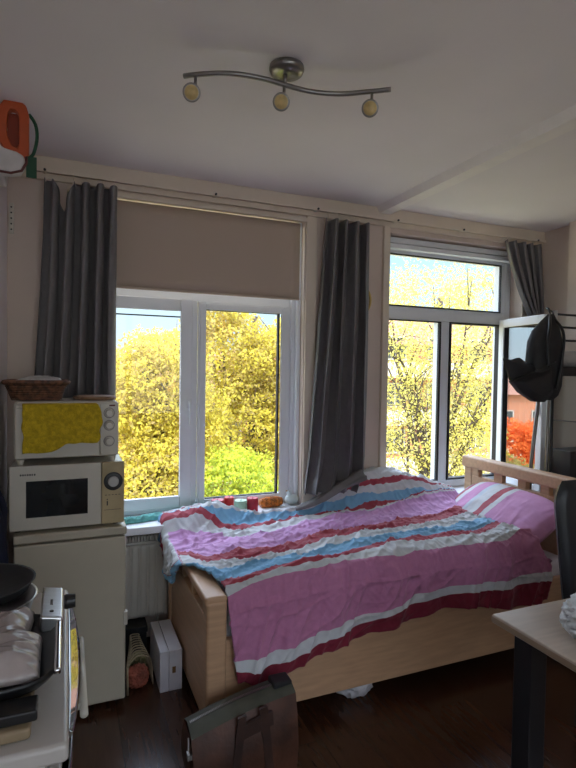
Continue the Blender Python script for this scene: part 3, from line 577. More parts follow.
# teal cloth on the sill
def cloth_ribbon(path, wid, h, seed, m, name, label, cat):
    pth = smooth_path(path, 14); b = MB(); N = len(pth) - 1
    def fn(u, v):
        i = min(N, int(u * N)); p = pth[i]; a = v * PI; wv = wid * (1 + .4 * noise.noise(Vector((u * 9, seed, 0))))
        d = 1 + .55 * noise.noise(Vector((u * 16, v * 3, seed))) + .4 * ridge(Vector((u * 26, v * 4, seed + 5)))
        return (p.x + .01 * noise.noise(Vector((u * 20, v * 5, 1))), p.y - math.cos(a) * wv, p.z + max(0.0, math.sin(a)) * h * d)
    b.grid(fn, N, 18); o = b.build(name, m, smooth=True, solid=.003); tag(o, label, cat); return o
M_teal = mat('teal_cotton', (.13, .40, .37), .85, var=.2, scale=25, bump=.2)
cloth_ribbon([(.26, 2.90, .693), (.34, 2.90, .693), (.45, 2.93, .693), (.58, 2.965, .693), (.70, 2.99, .70), (.80, 3.0, .705)], .028, .024, 3.0, M_teal, 'teal_cloth', 'rumpled teal cloth lying along the window sill behind the duvet', 'cloth')
# ================================================================ RADIATOR
t = thing('radiator', 'white panel radiator below the window sill beside the bed', 'radiator', (.2, 2.95, .15))
def rad(u, v):
    x = -.22 + u * .72; ph = (u * .72 / .045) % 1; d = .007 * sm(.12, .30, ph) * (1 - sm(.70, .88, ph)); e = sm(0, .06, v) * (1 - sm(.94, 1, v))
    return (x, 2.925 - d * e, .165 + v * .395)
part(MB().grid(rad, 360, 20), 'front_panel', M_rad, t, smooth=True, solid=.006)
part(MB().box(-.22, .50, 2.92, 2.996, .562, .575), 'top_edge', M_rad, t, bevel=.003)
b = MB()
for i in range(46): b.box(-.215 + i * .0155, -.206 + i * .0155, 2.93, 2.995, .575, .600)
part(b, 'top_grille', M_rad, t)
part(MB().box(-.22, -.215, 2.92, 2.996, .17, .60).box(.50, .505, 2.92, 2.996, .17, .60), 'side_panel', M_rad, t)
part(MB().box(-.22, .50, 2.985, 2.996, .17, .56), 'rear_panel', M_rad, t)
part(MB().box(.1, .13, 2.99, 3.018, .25, .5), 'bracket', M_rad, t); part(MB().tube([(.47, 2.96, .17), (.47, 2.96, 0)], .008, 10), 'pipe', M_rad, t, smooth=True)
# ================================================================ FRIDGE, MICROWAVE, MINI OVEN
t = thing('fridge', 'small cream under-counter fridge carrying the microwave', 'fridge', (.02, 2.6, 0))
part(MB().box(-.20, .246, 2.47, 2.79, .02, .775), 'body', M_fridge, t, bevel=.006)
part(MB().box(-.203, .249, 2.43, 2.79, .775, .812), 'lid', M_fridge, t, bevel=.008, seg=3)
dd_ = part(MB().box(-.20, .246, 2.43, 2.465, .035, .768), 'door', M_fridge, t, bevel=.008, seg=3)
part(MB().box(.236, .254, 2.425, 2.45, .37, .43), 'door_grip', M_white, dd_, bevel=.003)
for x in (-.17, .21):
    for y in (2.5, 2.76): part(MB().cyl((x, y, 0), .015, .02), 'foot', M_black, t)
t = thing('microwave', 'cream microwave with dark window and round dial on the fridge', 'microwave', (0, 2.6, .812))
MF = 2.455
part(MB().box(-.217, .237, MF + .02, 2.79, .826, 1.095), 'case', M_white, t, bevel=.008, seg=3)
dr = part(MB().box(-.219, .143, MF, MF + .02, .824, 1.097), 'door', M_white, t, bevel=.005)
part(MB().box(-.155, .087, MF - .0015, MF - .0002, .878, 1.032), 'door_window', mat('dark_door_glass', (.012, .014, .016), .06, var=.1), dr)
lg = MB()
for i, wd in enumerate((.006, .006, .005, .006, .006, .005, .006)): lg.box(-.178 + i * .0088, -.178 + i * .0088 + wd, MF - .001, MF - .0001, 1.056, 1.0635)
part(lg, 'brand_mark', M_gask, dr)
M_tan = mat('tan_control_panel', (.46, .36, .20), .5, var=.08, scale=8)
cp = part(MB().box(.144, .239, MF, MF + .02, .824, 1.097), 'control_panel', M_tan, t, bevel=.004)
part(MB().lathe([(.040, 0), (.040, -.006), (.036, -.008), (.022, -.009), (.001, -.009)], (.192, MF, 1.012), 'y', 40), 'dial', M_black, cp, smooth=False)
part(MB().lathe([(.023, -.009), (.022, -.020), (.018, -.022), (.001, -.022)], (.192, MF, 1.012), 'y', 32), 'dial_knob', mat('pale_knob', (.50, .50, .48), .35), cp)
mk = MB().box(.165, .170, MF - .001, MF - .0001, .905, .925).box(.165, .17, MF - .001, MF - .0001, .93, .934).box(.155, .225, MF - .001, MF - .0001, .885, .8865)
for i in range(5): mk.box(.158 + .014 * i, .166 + .014 * i, MF - .001, MF - .0001, .950, .9525)
part(mk, 'panel_marks', M_gask, cp)
for x in (-.19, .205):
    for y in (2.5, 2.75): part(MB().cyl((x, y, .812), .012, .015), 'foot', M_black, t)
t = thing('mini_oven', 'white countertop oven stacked on the microwave', 'mini oven', (0, 2.6, 1.096))
OF = 2.475
part(MB().box(-.205, .217, OF + .012, 2.78, 1.118, 1.365), 'case', M_white, t, bevel=.018, seg=4)
od = part(MB().box(-.198, .135, OF, OF + .014, 1.125, 1.355), 'door', M_white, t, bevel=.004)
part(MB().box(-.165, .115, OF - .002, OF - .0002, 1.185, 1.325), 'door_glass', mat('oven_glass', (.02, .018, .015), .08, var=.1), od)
part(MB().tube([(-.19, OF - .02, 1.344), (.128, OF - .02, 1.344)], .007, 12).box(-.19, -.18, OF - .02, OF + .001, 1.339, 1.349).box(.118, .128, OF - .02, OF + .001, 1.339, 1.349), 'door_handle', M_white, od)
op = part(MB().box(.137, .214, OF, OF + .014, 1.125, 1.355), 'control_panel', M_white, t, bevel=.004)
for z in (1.313, 1.258, 1.188):
    kb = part(MB().lathe([(.022, 0), (.022, -.004), (.016, -.006), (.015, -.020), (.013, -.022), (.001, -.022)], (.175, OF, z), 'y', 28), 'knob', M_white, op)
    part(MB().tube([(.175 + .0215 * math.cos(a * PI / 14), OF - .004, z + .0215 * math.sin(a * PI / 14)) for a in range(28)], .0022, 6, True), 'knob_ring', M_nickel, kb, smooth=True)
part(MB().box(.175, .20, OF - .001, OF - .0001, 1.342, 1.349), 'badge', mat('maroon_badge', (.12, .02, .015), .4), op)
for x in (-.18, .19):
    for y in (2.50, 2.75): part(MB().lathe([(.012, 0), (.018, .022)], (x, y, 1.0975), 'z', 14), 'foot', M_white, t)
# yellow cloth over the oven door
def ycl(u, v):
    x = -.168 + u * .290 + .010 * noise.noise(Vector((v * 5, u, 2))); L = .205 - .06 * sm(.45, .55, u) * (1 - 0 * u) + .045 * sm(.86, 1, u) * 0 - .012 * math.sin(u * 20)
    L = .205 - .035 * sm(.35, .6, u) + .006 * noise.noise(Vector((u * 7, 1, 1)))
    s = v * (L + .02); wv = .004 * noise.noise(Vector((x * 40, s * 30, 1))) + .006 * abs(noise.noise(Vector((x * 18, s * 12, 5))))
    if s < .02: return (x, OF - .026 + (.02 - s) * 1.6, 1.3535 + wv * .3 + .004)
    return (x + .022 * sm(.85, 1, u) * math.sin(v * 3), OF - .031 - wv, 1.356 - (s - .02))
o = MB().grid(ycl, 60, 44).build('tea_towel', mat('mustard_towelling', (.60, .42, .015), .95, var=.12, scale=60, bump=.5, bscale=250), smooth=True, solid=.003)
tag(o, 'mustard yellow cloth hung over the mini oven door', 'cloth')
# wicker basket
t = thing('wicker_basket', 'brown wicker tray basket on top of the mini oven', 'basket', (-.12, 2.62, 1.366))
M_wick = mat('brown_wicker', (.16, .065, .03), .6, var=.35, scale=50); cx, cy = -.122, 2.62
def oval(rx, ry, z, wob=0, n=44, ph=0):
    o_ = []
    for i in range(n):
        a = 2 * PI * i / n; c_, s_ = math.cos(a), math.sin(a); q = (abs(c_) ** 4 + abs(s_) ** 4) ** -.25
        r_ = 1 + wob * math.sin(i * PI / 2 * 2 + ph); o_.append((cx + rx * c_ * q * r_, cy + ry * s_ * q * r_, z))
    return o_
b = MB()
for k in range(9): u = k / 8; b.tube(oval(.098 + .024 * u, .070 + .02 * u, 1.372 + .062 * u, .02, 44, k * PI), .0052, 6, True)
part(b, 'woven_side', M_wick, t, smooth=True)
b = MB()
for i in range(22):
    a = 2 * PI * i / 22; c_, s_ = math.cos(a), math.sin(a); q = (abs(c_) ** 4 + abs(s_) ** 4) ** -.25; b.tube([(cx + .098 * c_ * q, cy + .07 * s_ * q, 1.370), (cx + .123 * c_ * q, cy + .09 * s_ * q, 1.440)], .004, 6)
part(b, 'stake', M_wick, t)['kind'] = 'stuff'
part(MB().tube(oval(.128, .095, 1.444), .011, 8, True), 'rim', M_wick, t, smooth=True)
part(MB().box(cx - .095, cx + .095, cy - .067, cy + .067, 1.3665, 1.374), 'base', M_wick, t)
M_film = mat('clear_film', (.62, .60, .58), .25, var=.1, bump=.4, bscale=30)
o = MB().blob((cx + .02, cy, 1.435), (.10, .06, .034), .35, 2.2, 4, 5, True).build('plastic_bag', M_film, smooth=True); tag(o, 'crinkled clear plastic bag lying inside the wicker basket', 'plastic bag')
t = thing('wooden_board', 'round brown wooden board on the right of the mini oven top', 'board', (.125, 2.62, 1.366))
part(MB().lathe([(.085, 0), (.093, .004), (.095, .010), (.090, .016), (.001, .017)], (.12, 2.60, 1.3665), 'z', 48), 'disc', mat('brown_board', (.28, .16, .09), .6, var=.15, stretch=(1, 8, 1)), t, smooth=False)
# navy garment hanging at the wall end
def navy(u, v):
    a = u * 2 * PI; z = 1.12 - v * .85; w_ = .035 + .065 * sm(0, .25, v); d_ = 1 + .18 * math.sin(a * 5 + z * 6) + .12 * noise.noise(Vector((u * 8, z * 4, 2)))
    return (-.315 + math.cos(a) * w_ * 1.0 * d_ + .012 * math.sin(z * 5), 2.41 + math.sin(a) * .075 * d_, z)
t = thing('jacket', 'navy blue jacket hanging at the wall end left of the fridge', 'jacket', (-.28, 2.41, 1.12))
part(MB().grid(navy, 60, 50), 'cloth', mat('navy_cloth', (.010, .014, .04), .8, var=.2), t, smooth=True)
part(MB().tube([(-.28, 2.519, 1.20), (-.28, 2.44, 1.20), (-.28, 2.41, 1.16), (-.28, 2.41, 1.10)], .004, 8), 'hanging_loop', M_black, t)
# orange handled white tub on wall, upper left
t = thing('plastic_carrier', 'white plastic case with orange handle on a bracket high at left wall', 'plastic case', (-.2, 2.42, 2.2))
M_orange = mat('orange_plastic', (.50, .085, .02), .4, var=.04)
def hexring(outer, inner, y0, y1):
    b = MB(); n = len(outer)
    V = [(x, y, z) for y in (y0, y1) for ring in (outer, inner) for x, z in ring]
    F = []
    for i in range(n):
        j = (i + 1) % n; F += [(i, j, n + j, n + i), (2 * n + i, 3 * n + i, 3 * n + j, 2 * n + j), (i, 2 * n + i, 2 * n + j, j), (n + i, n + j, 3 * n + j, 3 * n + i)]
    return b.add(V, F)
outer = [(-.245, 2.36), (-.250, 2.42), (-.245, 2.50), (-.215, 2.545), (-.185, 2.542), (-.150, 2.515), (-.140, 2.48), (-.141, 2.32), (-.155, 2.283), (-.205, 2.30)]
inner = [(-.215, 2.385), (-.220, 2.42), (-.215, 2.475), (-.205, 2.492), (-.190, 2.492), (-.180, 2.482), (-.176, 2.46), (-.176, 2.365), (-.182, 2.345), (-.200, 2.35)]
part(hexring(outer, inner, 2.37, 2.41), 'handle', M_orange, t, bevel=.006, seg=3)
part(MB().box(-.219, -.174, 2.403, 2.408, 2.35, 2.488), 'handle_web', mat('dark_orange_plastic', (.26, .035, .01), .5), t)
prof = [(-.269, 2.235), (-.20, 2.232), (-.165, 2.245), (-.150, 2.275), (-.155, 2.305), (-.18, 2.318), (-.22, 2.325), (-.269, 2.345)]
part(MB().prism(prof, 2.33, 2.40, 'y').box(-.269, -.235, 2.39, 2.60, 2.25, 2.33), 'case_body', mat('white_plastic', (.62, .58, .56), .35), t, bevel=.012, seg=3)
part(MB().tube([(-.268, 2.325, 2.232), (-.20, 2.325, 2.229), (-.163, 2.325, 2.243), (-.146, 2.325, 2.275), (-.146, 2.325, 2.30)], .005, 8), 'dark_red_edging', mat('dark_red_rubber', (.10, .015, .012), .5), t, smooth=True)
part(MB().tube(smooth_path([(-.141, 2.39, 2.49), (-.118, 2.39, 2.455), (-.112, 2.39, 2.40), (-.124, 2.39, 2.34), (-.140, 2.38, 2.315)], 6), .0065, 8), 'green_strap', mat('green_webbing', (.015, .085, .04), .7), t, smooth=True)
part(MB().box(-.150, -.112, 2.37, 2.375, 2.236, 2.318), 'green_tag', mat('green_tag', (.012, .075, .035), .6), t)
for o_ in t.children: o_.data.transform(Matrix.Translation((0, 0, .028)))
t['label'] = 'white plastic case with orange handle fixed high on the left wall'
# ================================================================ COOKER AND GRILL
t = thing('cooker', 'white freestanding cooker at the lower left edge', 'cooker', (-.3, 1.25, 0))
CX = 0.006; C0, C1 = .955, 1.63; CZ = .88
M_cook = mat('cooker_enamel', (.52, .48, .44), .28, var=.02)
part(MB().box(-.58, -.03, C0 + .01, C1, .02, CZ - .035), 'body', M_cook, t, bevel=.006)
part(MB().box(-.60, CX, C0, C1 + .005, CZ - .035, CZ), 'hob_top', M_cook, t, bevel=.010, seg=4)
def door_face(u, v): return (-.028 + .034 * math.sin(u * PI) ** .5, C0 + .015 + u * (C1 - C0 - .02), .18 + v * .60)
cdr = part(MB().box(-.03, -.006, C0 + .012, C1 - .004, .18, .76), 'oven_door', M_cook, t, bevel=.006)
def dgl(u, v): return (-.006 + .022 * (math.sin(u * PI) ** .6) , C0 + .05 + u * (C1 - C0 - .09), .22 + v * .52)
part(MB().grid(dgl, 24, 6), 'oven_window', mat('oven_door_glass', (.03, .03, .03), .04, var=.05, spec=1.0, coat=1), cdr, smooth=True, solid=.003)
part(MB().tube([(.036, 1.17, .79), (.036, 1.50, .79)], .0085, 12).tube([(-.01, 1.20, .79), (.036, 1.20, .79)], .006).tube([(-.01, 1.47, .79), (.036, 1.47, .79)], .006), 'door_handle', M_white, cdr, smooth=True)
def estrip(u, v): sw = math.sin(u * PI) ** .7; return (CX - .001 + v * (.004 + .022 * sw), C0 + .03 + u * (C1 - C0 - .06), CZ - .006 - v * (.004 + .015 * sw))
part(MB().grid(estrip, 30, 4), 'glint_strip', mat('glint_strip_mirror', (.25, .25, .24), .03, .9, var=.02), t, smooth=True, solid=.004)  # added mirror strip, tilted to catch the window's reflection
for x in (-.55, -.06):
    for y in (C0 + .05, C1 - .05): part(MB().cyl((x, y, 0), .018, .02), 'foot', M_black, t)
part(MB().box(-.060, -.052, C0 - .002, C0 + .01, .55, .815), 'panel_groove', M_gask, t)
t = thing('cutting_board', 'thick wooden board lying on the cooker under the black grill', 'cutting board', (-.25, 1.1, CZ))
part(MB().box(-.42, -.055, .985, 1.33, CZ + .001, CZ + .022), 'board', mat('tan_board', (.30, .22, .13), .6, var=.1), t, bevel=.006)
t = thing('electric_grill', 'black electric table grill with steel control box and chrome rail', 'grill', (-.2, 1.2, CZ + .022))
gz = CZ + .023
tr_o = []
for i in range(48):
    a = 2 * PI * i / 48; c_, s_ = math.cos(a), math.sin(a); q = (abs(c_) ** 5 + abs(s_) ** 5) ** -.2; tr_o.append((-.215 + .203 * c_ * q, 1.20 + .155 * s_ * q))
def ringpts(sc, z): return [(-.215 + (x + .215) * sc[0], 1.205 + (y - 1.205) * sc[1], z) for x, y in tr_o]
b = MB(); rings = [((.85, .80), gz), ((.93, .92), gz + .012), ((1, 1), gz + .030), ((1.02, 1.02), gz + .038), ((.99, .99), gz + .040), ((.92, .90), gz + .026), ((.5, .5), gz + .024)]
V = [p for sc, z in rings for p in ringpts(sc, z)]; n = 48
F = [(j * n + i, j * n + (i + 1) % n, (j + 1) * n + (i + 1) % n, (j + 1) * n + i) for j in range(len(rings) - 1) for i in range(n)] + [tuple(range(n))[::-1], tuple(range((len(rings) - 1) * n, len(rings) * n))]
b.add(V, F); part(b, 'grill_tray', M_black, t, smooth=True)
part(MB().box(-.021, -.008, 1.07, 1.35, gz + .034, gz + .048), 'chrome_rail', M_chrome, t, bevel=.005, seg=3)
part(MB().box(-.19, -.045, .998, 1.05, gz, gz + .020), 'tray_front_foot', M_black, t, bevel=.004)
# steel box: tilted
b = MB().prism([(-.053, gz + .0), (-.006, gz + .0), (-.006, gz + .052), (-.053, gz + .060)], 1.28, 1.455, 'y')
cb = part(b, 'control_box', M_steel, t, bevel=.005, seg=3)
part(MB().lathe([(.016, 0), (.018, .006), (.016, .026), (.001, .026)], (-.004, 1.41, gz + .032), 'x', 24), 'knob', M_black, cb)
part(MB().lathe([(.005, 0), (.004, .003), (.001, .003)], (-.030, 1.31, gz + .055), 'z', 14), 'indicator_button', M_black, cb)
part(MB().box(-.034, -.028, 1.345, 1.375, gz + .0545, gz + .0570), 'print_mark', M_nickel, cb)
t = thing('steel_pot', 'shallow steel pot behind the grill, holding the black frying pan', 'pot', (-.19, 1.50, CZ))
part(MB().lathe([(.085, 0), (.105, .01), (.118, .055), (.124, .058), (.116, .058), (.10, .014), (.001, .012)], (-.19, 1.49, CZ + .001), 'z', 48), 'bowl', M_steel, t, smooth=True)
t = thing('frying_pan', 'black frying pan resting on the steel pot behind the grill', 'frying pan', (-.2, 1.5, CZ + .06))
part(MB().lathe([(.09, 0), (.118, .012), (.130, .034), (.134, .036), (.126, .035), (.112, .016), (.085, .006), (.001, .005)], (-.205, 1.50, CZ + .061), 'z', 56), 'pan', M_blackm, t, smooth=True)
part(MB().tube([(-.33, 1.475, CZ + .09), (-.45, 1.44, CZ + .11), (-.53, 1.42, CZ + .115)], [.012, .010, .013], 10), 'pan_handle', M_black, t, smooth=True)
# bag on the grill
def pk(u, v):
    x = -.40 + u * .36; y = 1.075 + v * .285; e_ = min(1, min(u, 1 - u, v, 1 - v) * 7) ** .5
    xr_ = x; 
    if u > .6: xr_ = x - .10 * (1 - abs(2 * (v - .35)) * .3) * (u - .6) * (1.0 if v > .55 else .15)
    z = gz + .030 + .036 * e_ + .010 * e_ * ridge(Vector((x * 7, y * 26, 1))) ** 2 + .006 * e_ * noise.noise(Vector((x * 30, y * 40, 2)))
    return (xr_, y + .006 * noise.noise(Vector((x * 12, y * 9, 7))), z)
o = MB().grid(pk, 90, 70).build('plastic_bag', mat('pinkish_clear_film', (.42, .36, .34), .18, var=.15, scale=10, bump=.5, bscale=25), smooth=True, solid=.004); tag(o, 'creased pinkish plastic bag lying on the black grill tray', 'plastic bag')
# ================================================================ FLOOR ITEMS
t = thing('box', 'white cardboard box standing on edge between fridge and bed', 'box', (.455, 2.62, 0))
part(MB().box(.405, .445, 2.468, 2.79, 0, .192), 'lower_half', M_card, t, bevel=.003)
part(MB().box(.4465, .508, 2.468, 2.79, 0, .192), 'lid', M_card, t, bevel=.003)
part(MB().box(.462, .478, 2.4665, 2.4675, .085, .115), 'brown_sticker', mat('brown_sticker', (.18, .09, .03), .6), t)
t = thing('wire_basket', 'small tan wire basket of clutter beside the fridge', 'basket', (.31, 2.62, 0))
M_reed = mat('tan_reed', (.34, .27, .17), .6, var=.2)
b = MB()
for k in range(10): b.tube(smooth_path([(.262 + .004 * k, 2.50 + .024 * k, .135 + .001 * k), (.30, 2.51 + .024 * k, .17), (.34, 2.52 + .024 * k, .165), (.372 - .003 * k, 2.53 + .024 * k, .13), (.385, 2.55 + .02 * k, .005)], 5), .0032, 6)
b.tube([(.262, 2.50, .135), (.305, 2.76, .145)], .005, 6); b.tube([(.372, 2.53, .13), (.345, 2.76, .135)], .005, 6); b.tube([(.262, 2.50, .135), (.265, 2.50, .004)], .005, 6); b.tube([(.305, 2.76, .145), (.30, 2.76, .004)], .004, 6)
part(b, 'ribs', M_reed, t, smooth=True)
for i, (c, sz, lb, cl) in enumerate((((.315, 2.56, .0), (.05, .035, .055), 'crumpled red and brown paper bag inside the wire basket', (.28, .07, .04)), ((.325, 2.66, .0), (.04, .045, .06), 'crumpled olive paper bag at the back of the wire basket', (.20, .18, .08)))):
    o = MB().blob((c[0], c[1], .05), sz, .3, 2.4, 4, i + 2, True, flat=.002).build('paper_bag', mat('paper_bag_%d' % i, cl, .7, var=.3, scale=14), smooth=False); tag(o, lb, 'paper bag')
o = MB().blob((1.25, 2.16, .062), (.10, .085, .066), .38, 2.2, 4, 9, True, flat=.001).build('plastic_bag', mat('white_film_bag', (.60, .58, .60), .4, var=.08, bump=.4, bscale=20), smooth=True)
tag(o, 'crumpled white plastic bag on the floor under the bed front', 'plastic bag')
o = MB().box(.13, .395, 2.84, 2.98, .001, .15).box(.125, .40, 2.835, 2.985, .12, .152).build('dark_filler_box', M_blackm, bevel=.003); tag(o, 'low black box added to darken the floor beneath the radiator', 'box')  # filler box, added to make the space under the radiator dark
# brown soft case leaning
t = thing('travel_bag', 'worn brown travel bag with zip standing in front of the bed foot', 'bag', (.6, 1.85, 0))
M_brn = mat('brown_leather', (.080, .030, .016), .55, var=.25, scale=8, bump=.15); M_brn2 = mat('dark_brown_leather', (.045, .018, .011), .5, var=.25, scale=8); M_zip = mat('greygreen_canvas', (.075, .075, .055), .8, var=.15)
LX, RX = .405, .800
def zt(x): return .225 + (x - LX) / (RX - LX) * .085 + .012 * math.sin((x - LX) / (RX - LX) * PI)
def fr_(u, v): x = LX + u * (RX - LX); return (x + .01 * (1 - v), 1.80 - .02 * math.sin(v * PI) - .012 * math.sin(u * PI) * math.sin(v * PI), v * zt(x) * .97 + .001)
def bk_(u, v): x = LX + u * (RX - LX); return (x + .01 * (1 - v), 1.925 + .015 * math.sin(v * PI), v * zt(x) * .97 + .001)
def tp_(u, v): x = LX + u * (RX - LX); return (x, 1.80 + .125 * v, zt(x) * .97 + .001 + .020 * math.sin(v * PI))
def le_(u, v): return (LX + .01 * (1 - v) - .012 * math.sin(v * PI), 1.80 + .125 * u - .02 * math.sin(v * PI) * (1 - u) + .015 * math.sin(v * PI) * u, v * zt(LX) * .97 + .001)
def re_(u, v): return (RX + .01 * (1 - v), 1.80 + .125 * u - .02 * math.sin(v * PI) * (1 - u) + .015 * math.sin(v * PI) * u, v * zt(RX) * .97 + .001)
def bo_(u, v): return (LX + .01 + u * (RX - LX), 1.80 + .125 * v, .001)
part(MB().grid(fr_, 24, 16).grid(bk_, 24, 16).grid(le_, 8, 16).grid(re_, 8, 16).grid(bo_, 6, 6), 'bag_body', M_brn, t, smooth=True)
part(MB().grid(tp_, 24, 10), 'zip_gusset', M_zip, t, smooth=True)
zp = MB(); 
for i in range(70): x = LX + .01 + i / 69 * (RX - LX - .02); zp.box(x - .0016, x + .0016, 1.856, 1.869, zt(x) * .97 + .0205, zt(x) * .97 + .0235)
part(zp, 'zip', M_nickel, t)
part(MB().tube([(LX - .004, 1.83, .21), (LX - .006, 1.81, .17)], .004, 8).box(LX - .014, LX + .002, 1.79, 1.815, .155, .175), 'zip_pull', M_nickel, t)
part(MB().prism([(.535, .0), (.565, .0), (.595, .285), (.565, .277)], 1.765, 1.775, 'y').prism([(.68, .0), (.71, .0), (.675, .30), (.645, .293)], 1.765, 1.775, 'y'), 'strap', M_brn2, t)
part(MB().prism([(.555, .19), (.70, .225), (.695, .275), (.56, .24)], 1.766, 1.778, 'y'), 'flap', M_brn2, t)
part(MB().box(RX - .075, RX + .002, 1.835, 1.905, zt(RX) * .97, zt(RX) * .97 + .028), 'end_tab', M_blackm, t, bevel=.008)
# ================================================================ TABLE AND CHAIR
t = thing('table', 'pale wood table with black leg at the right edge', 'table', (1.8, .95, 0))
part(MB().box(1.252, 2.35, .45, 1.29, .722, .75), 'tabletop', mat('pale_maple', (.50, .40, .32), .32, var=.05, scale=5, stretch=(1, 10, 1)), t, bevel=.005)
part(MB().box(1.2515, 2.3505, .4495, 1.2905, .726, .742), 'edge_band', mat('edge_banding', (.30, .21, .14), .5), t)
M_leg = mat('black_steel_leg', (.012, .012, .014), .45)
for x in (1.315, 2.22):
    for y in (.50, 1.19): part(MB().box(x, x + .068, y, y + .068, 0, .722), 'leg', M_leg, t, bevel=.004)
part(MB().box(1.383, 2.22, 1.205, 1.235, .66, .72).box(1.383, 2.22, .52, .55, .66, .72), 'apron', M_leg, t)
o = MB().blob((1.43, 1.045, .808), (.108, .095, .072), .25, 3.5, 5, 4, True, flat=.751).build('plastic_bag', mat('frosty_film', (.82, .86, .88), .3, var=.06, bump=.8, bscale=40), smooth=True)
tag(o, 'crumpled white plastic bag on the pale table', 'plastic bag')
t = thing('chair', 'black leather high backed chair between the table and bed', 'chair', (2.2, 1.75, 0))
M_leath = mat('black_leather', (.018, .019, .023), .4, var=.1, bump=.1)
bx0, bx1 = 1.875, 2.32
def cb_(sgn):
    def g(u, v):
        z = .40 + v * .665; x = bx0 + u * (bx1 - bx0); e_ = max(0, 1 - abs(2 * u - 1) ** 6); ev = max(0, 1 - max(0, (v - .85) / .15) ** 3)
        inset = .05 * max(0, (v - .82) / .18) ** 2; x = x + (inset * (1 - 2 * u)) - .0 + .05 * (1 - v) * (1 - u)
        return (x, 1.56 + .05 * v + sgn * .034 * (max(0, e_ * ev)) ** .4, z)
    return g
part(MB().grid(cb_(1), 24, 30).grid(cb_(-1), 24, 30), 'backrest', M_leath, t, smooth=True)
part(MB().box(bx0 + .03, bx1 - .0, 1.20, 1.60, .40, .48), 'seat', M_leath, t, bevel=.03, seg=4)
for x in (bx0 + .15, bx1 - .08):
    for y in (1.22, 1.56): part(MB().box(x, x + .035, y, y + .035, 0, .41), 'leg', M_black, t)
# ================================================================ CLOTHES RACK, SHELF, BACKPACK
t = thing('clothes_rack', 'dark metal rack with three rails and leaning steel pole beside bed', 'rack', (2.85, 2.3, 0))
M_rack = mat('dark_metal_tube', (.035, .033, .034), .4, .6)
for x, y in ((2.652, 2.30), (3.14, 2.30), (2.78, 2.44), (3.14, 2.44)): part(MB().tube([(x, y, 0), (x, y, 1.88)], .0095, 10), 'upright', M_rack if y < 2.4 else M_nickel, t, smooth=True)
for z in (1.865, 1.79, 1.712): part(MB().tube([(2.652, 2.30, z), (3.14, 2.30, z)], .0065, 8), 'rail', M_rack, t, smooth=True)
part(MB().tube([(2.652, 2.30, 1.24), (3.14, 2.30, 1.20)], .004, 8), 'thin_rail', M_nickel, t, smooth=True)
for z in (1.87, .3): part(MB().tube([(2.652, 2.30, z), (2.78, 2.44, z)], .0065, 8).tube([(3.14, 2.30, z), (3.14, 2.44, z)], .0065, 8), 'end_tube', M_rack, t, smooth=True)
part(MB().tube([(2.805, 2.485, 1.86), (2.70, 2.485, .95), (2.655, 2.485, .012)], .012, 12), 'leaning_pole', M_nickel, t, smooth=True)
part(MB().cyl((2.652, 2.30, 1.79), .016, .095, 'z', 16), 'end_cap', mat('grey_cap', (.45, .45, .45), .4), t)
part(MB().box(2.67, 3.15, 2.29, 2.455, 1.50, 1.555), 'shelf_board', M_black, t, bevel=.004)
part(MB().box(2.78, 3.14, 2.27, 2.42, .86, 1.05), 'lower_box_shelf', M_black, t, bevel=.004)
o = MB().blob((2.92, 2.38, 1.605), (.245, .075, .052), .10, 2, 4, 2, False, flat=1.556).build('cushion', mat('grey_white_cushion', (.42, .40, .38), .9, var=.05, bump=.2), smooth=True); tag(o, 'flat greyish white cushion on the dark rack shelf', 'cushion')
t = thing('backpack', 'black backpack with open flaps hanging from the rack corner', 'backpack', (2.56, 2.25, 1.85))
def loft(secs, n=26, yd=None):
    b = MB(); V = []
    for (z, xa, xb, d, yc) in secs:
        for i in range(n):
            a = 2 * PI * i / n; c_, s_ = math.cos(a), math.sin(a); q = (abs(c_) ** 3 + abs(s_) ** 3) ** (-1 / 3); w_ = 1 + .08 * noise.noise(Vector((c_ * 2, s_ * 2, z * 18)))
            V.append(((xa + xb) / 2 + (xb - xa) / 2 * c_ * q * w_, yc + d * s_ * q * w_, z + .004 * math.sin(a * 3)))
    m_ = len(secs); F = [(j * n + i, j * n + (i + 1) % n, (j + 1) * n + (i + 1) % n, (j + 1) * n + i) for j in range(m_ - 1) for i in range(n)] + [tuple(range(n))[::-1], tuple(range((m_ - 1) * n, m_ * n))]
    return b.add(V, F)
part(loft([(1.84, 2.585, 2.625, .012, 2.235), (1.80, 2.53, 2.63, .03, 2.225), (1.74, 2.465, 2.64, .045, 2.22), (1.68, 2.43, 2.645, .055, 2.21), (1.60, 2.415, 2.65, .06, 2.21), (1.52, 2.41, 2.65, .062, 2.21), (1.44, 2.41, 2.645, .06, 2.21), (1.385, 2.44, 2.63, .05, 2.215), (1.355, 2.49, 2.60, .03, 2.22)]), 'main_bag', M_blackm, t, smooth=True)
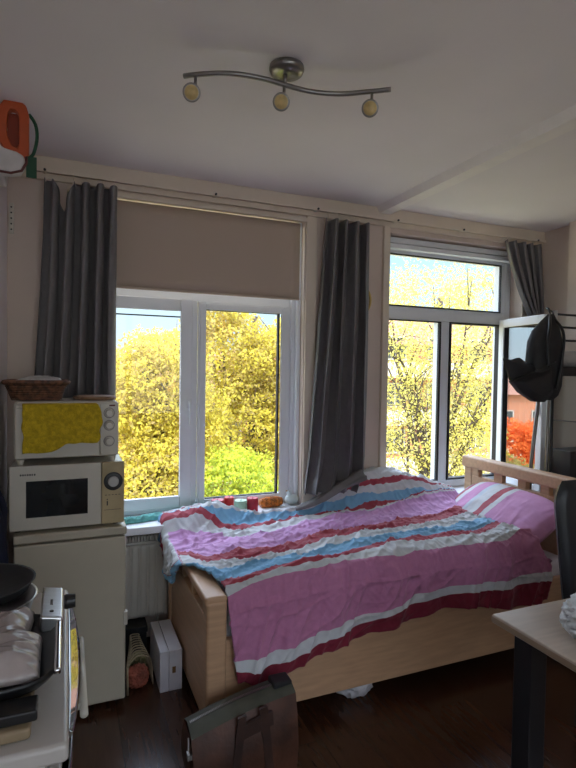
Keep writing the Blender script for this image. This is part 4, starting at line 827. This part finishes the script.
def wedge(pts, d, y): 
    n = len(pts); cx_ = sum(p[0] for p in pts) / n; cz_ = sum(p[1] for p in pts) / n
    b = MB(); V = [(x, y, z) for x, z in pts] + [(cx_ + (x - cx_) * .6, y - d, cz_ + (z - cz_) * .6) for x, z in pts] + [(x, y + d, z) for x, z in pts]
    F = [tuple(range(n, 2 * n)), tuple(range(2 * n, 3 * n))[::-1]] + [(i, (i + 1) % n, n + (i + 1) % n, n + i) for i in range(n)] + [(i, 2 * n + i, 2 * n + (i + 1) % n, (i + 1) % n) for i in range(n)]
    return b.add(V, F)
part(wedge([(2.225, 1.585), (2.27, 1.575), (2.33, 1.59), (2.40, 1.555), (2.47, 1.545), (2.43, 1.49), (2.36, 1.475), (2.275, 1.462)], .02, 2.19), 'open_flap', M_blackm, t, bevel=.006)
part(wedge([(2.255, 1.462), (2.36, 1.50), (2.44, 1.515), (2.54, 1.56), (2.56, 1.40), (2.50, 1.345), (2.42, 1.35), (2.32, 1.40)], .035, 2.165), 'front_pocket', M_blackm, t, bevel=.008)
part(MB().tube(smooth_path([(2.26, 1.9, 1.0)] and [(2.262, 2.155, 1.466), (2.36, 2.135, 1.508), (2.46, 2.125, 1.545), (2.53, 2.13, 1.57)], 5), .0028, 6), 'zip', M_black, t, smooth=True)
part(MB().tube(smooth_path([(2.60, 2.24, 1.84), (2.50, 2.15, 1.76), (2.47, 2.135, 1.65), (2.48, 2.13, 1.54)], 6), .008, 8), 'strap', M_black, t, smooth=True)
part(MB().tube(smooth_path([(2.60, 2.24, 1.84), (2.60, 2.15, 1.74), (2.59, 2.14, 1.60), (2.55, 2.14, 1.42)], 6), .008, 8), 'strap', M_black, t, smooth=True)
part(MB().tube(smooth_path([(2.60, 2.235, 1.835), (2.612, 2.26, 1.875), (2.64, 2.30, 1.882), (2.655, 2.27, 1.86), (2.62, 2.235, 1.835)], 6), .006, 8), 'hang_loop', M_black, t, smooth=True)
for o_ in t.children: o_.data.transform(Matrix.Translation((-.055, 0, .01)))
